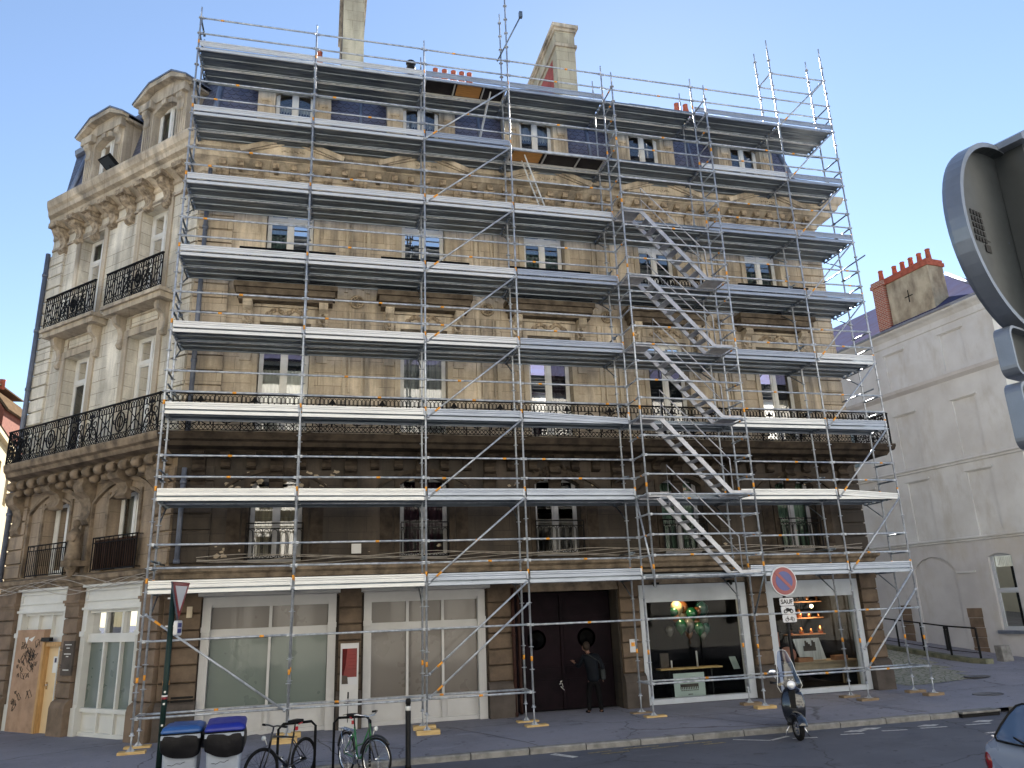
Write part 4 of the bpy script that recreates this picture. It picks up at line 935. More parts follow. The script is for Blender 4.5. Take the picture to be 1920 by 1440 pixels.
for i in range(7):
    for L in range(1, 9):
        z = zk(4*L+1)+.03
        if (i, L) in ((2, 8), (3, 7)):                     # hatch decks: dark plywood with an orange hatch
            a, b = XS[i]+.045, XS[i+1]-.045; m = MB()
            m.box((a, .03, z-.03), (b, .06, z+.06)); m.box((a, .66, z-.03), (b, .69, z+.06))
            for t in (.0, .36, .72, .985): x = a+(b-a)*t; m.box((x, .06, z-.02), (x+.035, .66, z+.02))
            f = m.build('hatch_deck', 'alu', S); m = MB(); m.box((a+.01, .061, z+.022), (b-.01, .659, z+.034)); m.build('plywood', 'plydark', f)
            o = .40 if i == 2 else .03; m = MB(); m.box((a+(b-a)*o, .1, z+.006), (a+(b-a)*(o+.3), .62, z+.02)); m.build('hatch', 'ply', f)
        else: deck(i, z, .015, 2)
        if L != 3: deck(i, z, .775, 2, 'bracket_deck')
for i, x in enumerate(XS):
    for L in (1, 2, 4, 5, 6, 7, 8):
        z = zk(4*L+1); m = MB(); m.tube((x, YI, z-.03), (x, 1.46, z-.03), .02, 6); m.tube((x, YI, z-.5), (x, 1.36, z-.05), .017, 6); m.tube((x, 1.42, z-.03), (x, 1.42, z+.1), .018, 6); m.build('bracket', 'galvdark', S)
def toe(i, z, y=-.035, mat='alu', h=.16, name='toe_board', tilt=0):
    a, b = XS[i]+.04, XS[i+1]-.05; m = MB()
    pr = [(y, z+.03), (y-.018, z+.035), (y-.018, z+.06), (y-.006, z+.065), (y-.006, z+.03+h*.45), (y-.014, z+.03+h*.5), (y-.006, z+.03+h*.55), (y-.006, z+h-.02), (y-.02, z+h-.01), (y-.02, z+h+.025), (y, z+h+.03)]
    K = len(pr); vs = [(x, p, q+(tilt if x == b else 0)) for x in (a, b) for p, q in pr]
    m.add(vs, [(k, (k+1) % K, (k+1) % K+K, k+K) for k in range(K)]+[tuple(range(K)), tuple(range(K, 2*K))])
    m.box((b-.01, y-.03, z+.02), (b+.03, y+.02, z+.19), mi=1)
    m.build(name, [M[mat], M['galv']], S)
for i in range(7):
    for L in range(1, 9):
        if i == 4 or (i, L) == (3, 7): continue
        z = zk(4*L+1)+.04; mat = 'alu' if i in (0, 1) else rr.choice(('alu', 'alu2', 'alu2'))
        toe(i, z, mat=mat, h=.17, tilt=-.12 if (i, L) in ((3, 3), (6, 2)) else 0)
        m = MB(); m.box((XS[i]+.045, -.028, z-.078), (XS[i+1]-.045, .012, z-.004)); m.build('deck_edge', mat, S)
for i in range(7):
    for L in (7, 8):                                       # bright strips: light on the inner plank edges put in as colour
        z = zk(4*L+1); m = MB(); m.box((XS[i]+.05, .735, z-.035), (XS[i+1]-.05, .757, z+.05)); m.build('inner_edge', 'alu', S)
def brace(i, k0, k1, y=-.05, x0=.06, x1=.06):
    a, b = Vector((XS[i]+x0, y, zk(k0)+.03)), Vector((XS[i+1]-x1, y, zk(k1)-.03)); m = MB(); m.tube(a, b, .0235, 8)
    t = (b-a).normalized(); m.tube(a+t*.22, a+t*.38, .0255, 8, 1)
    for p in (a, b): m.ball(p, .04, 6, 5)
    m.build('diagonal_brace', [M['galv'], M['tape']], S)
for L in range(1, 8): brace(2, 4*L+1, 4*L+5); brace(6, 4*L+1, 4*L+5)
brace(6, 33, 37); brace(2, 0, 4); brace(2, 1, 5); brace(6, 0, 4); brace(6, 1, 5); brace(0, 4, 0)
def stair(zb):                                             # one flight of aluminium stairs, from the deck at zb up 2 m
    xa, xb = XS[4]+.06, XS[5]-.06; zt = zb+2.0; y0, y1 = YT+.06, -.06; m = MB(); pa = (xa+.55, zt+.0); pb = (xb-.55, zb+.08)
    for y in (y0, y1-.035):
        m.poly([(xa, y, zt+.05), (pa[0], y, zt+.05), (pb[0]+.04, y, pb[1]+.02), (xb, y, pb[1]+.02), (xb, y, pb[1]-.07), (pb[0]-.03, y, pb[1]-.07), (pa[0]-.06, y, zt-.06), (xa, y, zt-.06)], (0, .035, 0))
    st = m.build('staircase', 'stair', S)
    for n in range(1, 9):
        t = n/9; x = pa[0]+(pb[0]-pa[0])*t; z = pa[1]+(pb[1]-pa[1])*t; m = MB(); m.box((x-.10, y0+.035, z-.025), (x+.10, y1-.035, z+.005)); m.build('tread', 'stair', st)
    for q in ((xa, pa[0]-.03, zt+.0), (pb[0]+.03, xb, pb[1]-.03)): m = MB(); m.box((q[0], y0+.035, q[2]-.02), (q[1], y1-.035, q[2]+.01)); m.build('landing', 'stair', st)
    m = MB(); y = y0+.017; hp = [(pa[0], y, zt-.28), (pa[0]+.02, y, zt+.75), (pb[0]+.05, y, pb[1]+.85), (pb[0]+.05, y, pb[1])]
    m.path(hp, .017, 7); m.tube((pa[0]+.02, y, zt+.35), (pb[0]+.05, y, pb[1]+.42), .014, 6); m.build('handrail', 'stair', st)
for L in range(1, 6): stair(zk(4*L+1))
def ladder(x0, z0, x1, z1, y=.2):
    m = MB(); n = round((z1-z0)/.27)
    for d in (0, .32): m.tube((x0, y+d, z0), (x1, y+d, z1), .022, 4)
    for i in range(1, n): t = i/n; m.tube((x0+(x1-x0)*t, y, z0+(z1-z0)*t), (x0+(x1-x0)*t, y+.32, z0+(z1-z0)*t), .014, 5)
    m.build('ladder', 'alu', S)
ladder(7.62, 15.1, 8.03, 17.0); ladder(9.6, 13.1, 8.98, 15.0)
# wooden blocks under the feet: things of their own
names = ['leftmost', 'second', 'third', 'fourth', 'fifth', 'sixth', 'seventh', 'rightmost']
for i, x in enumerate(XS):
    for y, nm in ((YO, 'front'), (YI, 'rear')):
        m = MB(); zt = FOOTZ[i]+.01; a = rr.uniform(-.06, .06); L = .26
        zg = GZ(x, y)-.004; m.box((-L, -.11, zg), (L, .11, zt))
        m.xform(Matrix.Translation((x+rr.uniform(-.05, .05), y, 0)) @ Matrix.Rotation(a, 4, 'Z'))
        yellow = i < 6 and not (nm == 'rear' and i > 3)
        tag(m.build('timber_block', 'timber' if yellow else 'timber2', bevel=.004, org=(x, y, zg)), '%s timber block under the %s %s foot of the scaffold' % ('pale yellow' if yellow else 'weathered brown', names[i], nm), 'wooden block', 'timber blocks under the scaffold feet')

# ------------------------------------------------------------------ neighbouring houses
A9 = radians(96.5); FR = Fr(28.39, 3.62, cos(A9), sin(A9), -sin(A9), cos(A9)); FRF = Fr(28.39, 3.62, sin(A9), -cos(A9), cos(A9), -sin(A9)*1.0)
FRF = Fr(28.39, 3.62, .9936, .1132, .1132, -.9936)
H = thing('grey_house', 'pale grey rendered house with blind window panels and purple slate roof right of the scaffold', 'house', (28.39, 3.62, 0))
m = MB(); win = (1.30, 2.25, .95, 3.7, .12)
wall(m, FR, 0, 16, 4.35, 13.2, [(u, u+1.02, z0, z1, 0, .05) for u in (1.36, 4.2, 7.0, 9.8) for z0, z1 in ((4.40, 6.83), (7.45, 9.72), (10.98, 12.5))], .05)
for u in (1.36, 4.2, 7.0, 9.8):
    for z0, z1 in ((4.40, 6.83), (7.45, 9.72), (10.98, 12.5)): m.quad([(u, -.05, z0), (u+1.02, -.05, z0), (u+1.02, -.05, z1), (u, -.05, z1)], FR); m.box((u-.09, 0, z1+.04), (u+1.11, .05, z1+.12), FR)
m.build('wall', 'render', H)
m = MB(); wall(m, FR, 0, 16, -1, 4.35, [win+(.2,), (3.75, 5.7, -.5, 3.75, .5, .06), (7.9, 8.8, -.2, 4.0, 0, .15)], .1)
m.quad([(3.75, -.06, -.5), (5.7, -.06, -.5), (5.7, -.06, 3.75), (3.75, -.06, 3.75)], FR); m.build('ground_floor_wall', 'rendergrey', H)
m = MB(); wall(m, FRF, 0, 14, -1, 13.2, [], .1); m.quad([(14, 0, -1), (14, -16, -1), (14, -16, 13), (14, 0, 13)], FRF); m.quad([(16, 0, -1), (16, -14, -1), (16, -14, 13), (16, 0, 13)], FR); m.build('front_wall', 'rendercream', H)
HP = [FR(16, 0, 0)[:2], (28.39, 3.62), FRF(14, 0, 0)[:2]]
for z, pr in ((4.3, [(0, -.08), (.05, -.06), (.05, .0), (.1, .03), (.1, .08), (0, .1)]), (7.3, [(0, -.1), (.05, -.08), (.05, .0), (.1, .02), (.1, .07), (0, .1)]), (10.62, [(0, -.05), (.06, 0), (.16, .08), (.2, .2), (0, .24)]), (12.85, [(0, 0), (.05, .03), (.05, .09), (0, .1)]), (13.15, [(0, 0), (.12, .12), (.28, .2), (.3, .28), (0, .3)])):
    m = MB(); sweep(m, [(o, z+q) for o, q in pr], HP); m.build('string_course' if z < 13 else 'eave_cornice', 'rendergrey' if z == 10.62 else 'render', H)
m = MB(); sweep(m, [(.26, 13.45), (.36, 13.43), (.38, 13.52), (.28, 13.55)], HP); m.build('gutter', 'zinc', H)
m = MB(); R0 = [(-.4, .3), (16, .3), (16, -7), (3.4, -7)]
m.quad([FR(-.3, .3, 13.5), FR(16, .3, 13.5), FR(16, -6, 17.6), FR(6, -6, 17.6)]); m.quad([FR(-.3, .3, 13.5), FR(6, -6, 17.6), FRF(14, -6, 17.6), FRF(14, .3, 13.5)])
m.quad([FR(16, -6, 17.6), FR(16, -14, 13.5), FRF(14, -14, 13.5), FRF(14, -6, 17.6)]); m.build('roof', 'slatepurple', H)
m = MB(); m.box((.0, -3.4, 15.3), (.9, -3.0, 15.42), FR); m.path([FR(-.2, .35, 13.53), FR(5.95, -6, 17.68)], .09, 6); m.build('roof_flashing', 'zinc', H)
m = MB(); m.quad([FR(5.6, -1.0, 14.42), FR(6.1, -1.0, 14.42), FR(6.3, -1.3, 14.62), FR(5.9, -1.3, 14.62)]); m.build('skylight', 'zinc', H)
def hchim(u0, u1, o0, o1, z0, z1, mat, pots, lab=None, band='potred', pr=.11, ph=.5):
    m = MB(); m.box((u0, o1, z0), (u1, o0, z1), FR); c = m.build('chimney', mat, H)
    if lab: c['label'] = lab
    m = MB(); m.box((u0-.06, o1-.06, z1), (u1+.06, o0+.06, z1+.16), FR); m.box((u0-.02, o1-.02, z1+.16), (u1+.02, o0+.02, z1+.3), FR); m.build('chimney_cap', band, c)
    for k in range(pots):
        u = u0+.2+(u1-u0-.4)*k/max(1, pots-1) if pots > 1 else (u0+u1)/2; q = FR(u, (o0+o1)/2, z1+.3); m = MB(); m.lathe([(pr*1.25, 0), (pr*1.1, .08), (pr*.85, ph), (pr, ph+.02), (pr, ph+.07), (pr*.6, ph+.07)], q, n=12); m.build('chimney_pot', 'potred', c)
hchim(2.35, 4.55, -.15, -1.05, 13.5, 15.75, 'stainrender', 5, 'wide stained rendered chimney with a row of pots')
m = MB(); m.box((3.3, -.149, 14.75), (3.72, -.14, 14.79), FR); m.box((3.49, -.149, 14.5), (3.53, -.138, 15.05), FR); m.build('iron_anchor', 'iron', H)
hchim(4.62, 5.25, -.05, -.75, 13.5, 15.75, 'brick', 1, 'narrow red brick chimney', 'brick')
hchim(.45, .95, -3.6, -4.2, 15, 16.2, 'brick', 1); hchim(-1.9, -.5, -4.2, -4.8, 14.8, 16.2, 'brick', 2)
window(H, FR, win[0], win[1], win[2], win[3], -.18, 2.35, leaves=1, curt=('blindwhite', .82, 1.0), mat='bluewhite', glassm='shopglass')
m = MB(); m.box((win[0]-.12, 0, win[2]-.12), (win[1]+.12, .12, win[2]), FR); m.build('window_sill', 'zinc', H)
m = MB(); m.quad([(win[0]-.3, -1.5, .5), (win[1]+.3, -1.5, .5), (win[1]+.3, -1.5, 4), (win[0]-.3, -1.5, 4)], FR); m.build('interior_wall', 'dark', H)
for u, z1 in ((2.95, 1.75), (6.2, 1.9)):
    m = MB(); rs = random.Random(int(u*10))
    for i in range(6):
        z = -.4+i*(z1+.4)/6; m.box((u-.02*(i % 2), 0, z), (u+.62-.03*((i+1) % 2), .012, z+(z1+.4)/6-.012), FR)
    m.build('exposed_stone', 'rust2', H)
m = MB(); m.box((2.85, 0, 3.05), (3.7, .05, 3.12), FR); m.build('impost', 'render', H)
m = MB(); m.box((7.95, -.08, -.2), (8.75, -.02, 3.95), FR); m.build('shutter', 'blueglaze', H)
m = MB(); m.box((7.6, 0, 8.0), (8.3, .05, 9.9), FR); m.build('shutter', 'blueglaze', H)
# left: sunlit house behind the corner and a brick gable
LH = thing('yellow_house', 'sunlit warm yellow house with brown roof far left behind the corner building', 'house', (-12, 24, 0))
FL = Fr(-11.35, 19.0, -.2, .98, .98, .2); M['sunyellow'] = plain('warm_yellow_plaster', (.34, .28, .17), .9, 0, .1, 1); M['brownroof'] = plain('brown_tile_roof', (.10, .07, .045), .9, 0, .3, 3)
hh = [(u, u+1.1, z, z+2) for u in (1, 4.2, 7.4, 10.6, 13.8, 17) for z in (1.5, 5.2, 8.9)]
m = MB(); wall(m, FL, -1, 30, -1, 12.2, hh, .3); m.quad([(-1, 0, -1), (-1, -12, -1), (-1, -12, 12.2), (-1, 0, 12.2)], FL); m.build('wall', 'sunyellow', LH)
m = MB(); m.quad([(-1.3, .3, 12.1), (30, .3, 12.1), (30, -5, 15.6), (-1.3, -5, 15.6)], FL); m.quad([(-1.3, -5, 15.6), (30, -5, 15.6), (30, -12, 12.1), (-1.3, -12, 12.1)], FL); m.build('roof', 'brownroof', LH)
m = MB(); m.box((-1, 0, 11.8), (30, .25, 12.1), FL); m.build('cornice', 'sunyellow', LH)
for u, u2, z, z2 in hh: window(LH, FL, u, u2, z, z2, -.2, curt=('curtcream', 0, 1))
GB = thing('brick_house', 'red brick gable with three chimney pots at the far left edge', 'house', (-18, 40, 0))
m = MB(); m.poly([(-26, 40, 0), (-18.0, 40, 0), (-18.0, 40, 17.0), (-18.8, 40, 18.2), (-26, 40, 19.0)], (0, 5, 0)); m.build('wall', 'brickbrown', GB)
m = MB(); m.poly([(-17.8, 39.9, 16.9), (-18.8, 39.9, 18.22), (-18.8, 39.9, 18.45), (-17.7, 39.9, 17.0)], (0, 5.2, 0)); m.box((-26, 39.9, 18.9), (-18.7, 45.2, 19.0)); m.build('roof', 'brownroof', GB); M['brownroof'].node_tree.nodes['Principled BSDF'].inputs['Specular IOR Level'].default_value = 0
for k in range(3): m = MB(); m.lathe([(.2, 0), (.18, .6), (.22, .66), (.12, .66)], (-18.75-.5*k, 41, 18.75), n=10); m.build('chimney_pot', 'potred', GB)
M['oppyellow'] = plain('sunlit_yellow_plaster', (.62, .54, .36), .9, 0, .06, 1); M['oppcream'] = plain('sunlit_cream_plaster', (.60, .58, .53), .9, 0, .06, 1)
# street behind the camera: sunlit fronts that the panes and boards mirror
for n_, (x0, x1, h, mat, lab) in enumerate(((-34, -9, 16, 'oppyellow', 'sunlit yellow house opposite the left end of the scaffold'), (-8.8, 12, 17, 'oppcream', 'cream house opposite the middle of the scaffold'), (12.2, 40, 15.5, 'oppcream', 'pale house opposite the right end of the scaffold'))):
    O = thing('opposite_house', lab, 'house', (x0, -22.5, 0), 'houses on the opposite side of the street'); FO = Fr(x1, -22.5, -1, 0, 0, 1); hs = []
    u = 1.2
    while u+1.3 < x1-x0: hs += [(u, u+1.2, z, z+2.1) for z in (1.0, 4.6, 8.2, 11.8) if z+2.3 < h-.6]; u += 3.1
    m = MB(); wall(m, FO, 0, x1-x0, -.5, h, hs, .3); m.quad([(0, -10, -.5), (x1-x0, -10, -.5), (x1-x0, -10, h), (0, -10, h)], FO)
    for uu in (0, x1-x0): m.quad([(uu, 0, -.5), (uu, -10, -.5), (uu, -10, h), (uu, 0, h)], FO)
    m.build('wall', mat, O)
    m = MB(); m.poly([(-.2, .4, h), (-.2, -4, h+3.4), (-.2, -6, h+3.4), (-.2, -10.4, h)], (x1-x0+.4, 0, 0), FO); m.build('roof', 'slatepurple', O)
    for k in range(0, int(x1-x0)-2, 6): m = MB(); m.box((k+1, -5.5, h+2.5), (k+2.2, -4.8, h+5), FO); m.build('chimney', 'brick', O)
    for hh in hs: m = MB(); m.quad([(hh[0], -.28, hh[2]), (hh[1], -.28, hh[2]), (hh[1], -.28, hh[3]), (hh[0], -.28, hh[3])], FO); m.build('window', 'black', O)
LE = thing('sun_blocking_house', 'unseen pale house added at the lane end to block the sun', 'house', (27, 22, 0)); FE = Fr(18.5, 22, 1, 0, 0, -1); hs = [(u, u+1.1, z, z+2) for u in (2, 5, 8, 11, 14) for z in (2, 6, 10, 14)]  # unseen house, added to keep the sun off the road
m = MB(); wall(m, FE, 0, 17, -1, 20, hs, .25); m.quad([(0, -9, -1), (17, -9, -1), (17, -9, 20), (0, -9, 20)], FE)
for u in (0, 17): m.quad([(u, 0, -1), (u, -9, -1), (u, -9, 20), (u, 0, 20)], FE)
m.build('wall', 'render', LE); m = MB(); m.poly([(-.2, .3, 20), (-.2, -4.5, 22.5), (-.2, -9.3, 20)], (17.4, 0, 0), FE); m.build('roof', 'slatepurple', LE)
for h_ in hs: m = MB(); m.quad([(h_[0], -.22, h_[2]), (h_[1], -.22, h_[2]), (h_[1], -.22, h_[3]), (h_[0], -.22, h_[3])], FE); m.build('window', 'black', LE)
# ramp with hand rail, bollard, block
def gz2(y): return -.12+.055*(y-4.4)
m = MB()
yy = [4.2+.8*i for i in range(16)]
for a, b in zip(yy, yy[1:]):
    xa, xb = 25.62-.114*(a-4.4), 25.62-.114*(b-4.4); ga, gb = GZ(xa, a), GZ(xb, b)
    m.add([(xa-.16, a, -.6), (xa+.16, a, -.6), (xa+.16, a, ga+.16), (xa-.16, a, ga+.16), (xb-.16, b, -.6), (xb+.16, b, -.6), (xb+.16, b, gb+.16), (xb-.16, b, gb+.16)], [(0, 1, 2, 3), (4, 5, 6, 7), (0, 3, 7, 4), (3, 2, 6, 7), (2, 1, 5, 6)])
tag(m.build('ramp_wall', 'moss'), 'low mossy stone wall of the ramp beneath the black hand rail', 'wall')
HR = thing('hand_rail', 'black metal hand rail on the low ramp wall by the grey house', 'railing', (25.6, 4.5, 0)); pts = []
for k in range(8):
    y = 4.5+1.12*k; x = 25.62-.114*(y-4.4); z = GZ(x, y)+.16; pts.append((x, y, z)); m = MB(); m.box((x-.025, y-.025, z-.02), (x+.025, y+.025, z+.98)); m.build('post', 'black', HR)
m = MB(); m.path([(x, y, z+.98) for x, y, z in pts], .028, 6); m.build('top_rail', 'black', HR)
m = MB(); m.path([(x, y, z+.17) for x, y, z in pts], .014, 6); m.build('bottom_rail', 'black', HR)
def bollard(x, y, z, h, r, lab):
    t = thing('bollard', lab, 'bollard', (x, y, z))
    m = MB(); m.lathe([(r*1.15, 0), (r*1.15, .05), (r, .06), (r, h-.14), (r*.8, h-.12), (r*.8, h-.1), (r, h-.09), (r, h-.02), (r*.7, h)], (x, y, z), n=16); m.build('post', 'black', t)
    return t
bollard(27.0, 7.4, .16, .95, .055, 'small black bollard standing against the wall of the grey house')
bt = bollard(5.31, -2.74, -.38, 1.2, .05, 'black street bollard with a pale band standing at the kerb near the green bicycle')
m = MB(); m.lathe([(.0515, .99), (.0515, 1.07)], (5.31, -2.74, -.38), n=16); m.build('band', 'white', bt)
m = MB(); m.poly([(26.6, 4.55, -.1), (27.05, 4.55, -.1), (27.0, 4.6, .52), (26.62, 4.6, .52)], (0, .3, 0)); tag(m.build('stone_block', 'granite', bevel=.02), 'upright grey stone block at the end of the ramp wall', 'stone block')

# ------------------------------------------------------------------ signs
def rrect(w, h, r, n=5):
    p = []
    for cx, cz, a0 in ((w/2-r, h/2-r, 0), (-w/2+r, h/2-r, pi/2), (-w/2+r, -h/2+r, pi), (w/2-r, -h/2+r, 3*pi/2)):
        p += [(cx+r*cos(a0+pi/2*i/n), cz+r*sin(a0+pi/2*i/n)) for i in range(n+1)]
    return p
M['signred'] = plain('sign_red', (.19, .006, .014), .35, 0, .06, 2, coat=.3); M['signblue'] = plain('sign_blue', (.006, .016, .17), .35, 0, .06, 2, coat=.3)
M['signwhite'] = plain('sign_white', (.50, .51, .54), .35, 0, .06, 2, coat=.3); M['signback'] = plain('grey_sign_back', (.024, .030, .036), .45, .2, .2, 5); M['signrim'] = plain('aluminium_sign_rim', (.16, .185, .23), .35, .6, .2, 8)
M['postgreen'] = plain('dark_green_post_paint', (.012, .028, .026), .4, 0, .3, 6)
NS = thing('no_parking_sign', 'round red and blue no parking sign with three white plates behind the scooter', 'road sign', (14.0, -2.15, -.25))
c = Vector((13.90, -2.42, 2.76))
def disc_y(m, c, R, dy, mi=0, n=40): m.poly([(c.x+R*cos(2*pi*i/n), c.y+dy, c.z+R*sin(2*pi*i/n)) for i in range(n)], (0, .004, 0), mi=mi)
m = MB(); m.tube((14.0, -2.2, -.28), (13.98, -2.22, 3.0), .035, 12); m.box((13.8, -2.2, 1.62), (14.2, -2.16, 1.66)); m.build('post', 'black', NS)
m = MB(); disc_y(m, c, .325, 0, 0); disc_y(m, c, .305, -.004, 1); disc_y(m, c, .215, -.008, 2)
m.poly([(c.x+a, c.y-.012, c.z+b) for a, b in ((-.235, .185), (-.185, .235), (.235, -.185), (.185, -.235))], (0, .003, 0), mi=1); m.lathe([(.325, .004), (.33, .004), (.33, .04), (.322, .04)], tuple(c), 'y', 40, 0)
m.build('sign_face', [M['signwhite'], M['signred'], M['signblue']], NS)
for k, z in enumerate((2.30, 2.12, 1.94)):
    q = Vector((13.95+.012*k, -2.34, z)); m = MB(); m.poly([(q.x+a, q.y, q.z+b) for a, b in rrect(.35, .17, .03)], (0, .02, 0))
    Tq = lambda x, y, z_, q=q: (q.x+x, q.y-.004-y, q.z+z_)
    if k == 0: text_mesh(m, 'SAUF', .135, Tq, 1, .02)
    else:
        for a in (-.075, .08): m.torus((q.x+a, q.y-.004, q.z-.025), .036, .006 if k == 2 else .010, 'y', 16, 4, 1)
        P = lambda pts, r: m.path([(q.x+a, q.y-.005, q.z+b) for a, b in pts], r, 4, mi=1)
        if k == 1:
            m.poly([(q.x+a, q.y-.006, q.z+b) for a, b in ((-.06, .0), (-.03, .045), (.0, .05), (.03, .03), (.09, .035), (.08, .0), (.03, -.035), (-.03, -.03))], (0, .004, 0), mi=1); P([(-.075, -.025), (-.04, .05), (-.06, .055)], .006)
        else: P([(-.075, -.025), (-.045, .04), (-.065, .045)], .005); P([(-.05, .02), (-.02, -.025), (.03, -.02), (.08, -.025)], .006); P([(.02, -.01), (.035, .03), (.07, .03)], .007); P([(.03, .01), (.08, .005)], .006)
    m.build('plate', [M['signwhite'], M['black']], NS)
YS = thing('yield_sign', 'give way sign seen from the side on a dark green post behind the bins', 'road sign', (1.2, -4.0, -.26))
px, py = 1.215, -4.02
m = MB(); m.tube((px, py, -.27), (px+.0, py, 3.0), .045, 12); m.build('post', 'postgreen', YS)
m = MB(); m.tube((px, py, 1.22), (px, py, 1.245), .047, 12, 0); m.tube((px, py, 1.18), (px, py, 1.22), .047, 12, 1)
for z in (1.28, 1.1, .78): m.box((px-.01, py-.048, z), (px+.02, py-.04, z+.03))
m.build('sticker', [M['white'], M['signred']], YS)
cy = radians(-14); FY = Fr(px+.09, py-.05, -sin(cy), cos(cy), cos(cy), sin(cy))
m = MB(); tri = lambda s, z: [(-s, z), (s, z), (0, z-1.732*s)]
m.poly([(a, 0, b) for a, b in tri(.35, 3.02)], (0, .03, 0), FY, 0); m.poly([(a, .031, b) for a, b in tri(.345, 3.015)], (0, .003, 0), FY, 1); m.poly([(a, .035, b) for a, b in tri(.235, 2.955)], (0, .003, 0), FY, 2)
m.build('sign_face', [M['signrim'], M['signred'], M['signwhite']], YS)
m = MB(); m.poly([(a, .0, 2.28+b) for a, b in rrect(.2, .24, .04)], (0, .06, 0), FY, 0)
for i in (0, 1): m.box((-.07, .06, 2.20+.09*i), (.07, .064, 2.27+.09*i), FY, 1)
m.build('small_plate', [M['signwhite'], M['signblue']], YS)
for z in (2.75, 2.3): m = MB(); m.box((px-.08, py-.02, z), (px+.09, py+.02, z+.025)); m.build('clamp', 'signwhite', YS)
FB = Fr(5.62, -16.53, .951, .309, .309, -.951)        # back of the near sign, faces the camera side
BS = thing('near_sign', 'large round road sign seen from behind close by at the right edge', 'road sign', (5.9, -16.5, -.3))
R0 = .325; zc = 3.45
m = MB(); n = 56
ring = [(R0, -.012), (R0+.004, 0), (R0+.004, .045), (R0-.012, .045), (R0-.014, .012), (.001, .010)]
vs = [FB(r*cos(2*pi*k/n), o, zc+r*sin(2*pi*k/n)) for r, o in ring for k in range(n)]
for i in range(len(ring)-1): m.mi; 
for i in range(len(ring)-1):
    k0 = len(m.v)
    m.add(vs[i*n:(i+2)*n], [(k, (k+1) % n, n+(k+1) % n, n+k) for k in range(n)], 0 if i < 3 else 1, i == 4)
m.build('round_plate', [M['signrim'], M['signback']], BS)
m = MB(); m.box((.03, .012, .4), (.12, .10, zc+.33), FB); m.build('post', 'signback', BS)
m = MB(); m.poly([(a, .0, b) for a, b in ((-.01, zc+.315), (-.01, zc+.335), (.02, zc+.355), (.13, zc+.355), (.16, zc+.335), (.16, zc+.32))], (0, .12, 0), FB); m.build('post_cap', 'signrim', BS)
m = MB(); rs = random.Random(9)
for i in range(5):
    for j in range(4): m.box((-.215+.017*j, .0125, zc-.04+.022*i), (-.215+.017*j+.011, .014, zc-.04+.022*i+.016), FB)
m.box((-.215, .0125, zc-.03), (-.13, .0132, zc-.028), FB); m.box((-.17, .0125, zc-.07), (-.14, .014, zc-.045), FB); m.build('stamp', 'black', BS)
for k, (h, zz, u0) in enumerate(((.15, 3.06, -.09), (.19, 2.87, -.10))):
    m = MB(); pr = rrect(.42, h, .03); L = len(pr); rings = [(1.0, -.01), (1.0, .035), (.96, .035), (.955, .008)]
    vs = [FB(u0+.1+a*s, o, zz+b*(s if s == 1 else s-.05)) for s, o in rings for a, b in pr]
    for i in range(3): m.add(vs[i*L:(i+2)*L], [(j, (j+1) % L, L+(j+1) % L, L+j) for j in range(L)], 0)
    m.add(vs[3*L:], [tuple(range(L))], 1); m.add([v for v in vs[:L]], [tuple(range(L))], 1)
    m.build('lower_plate', [M['signrim'], M['signback']], BS)

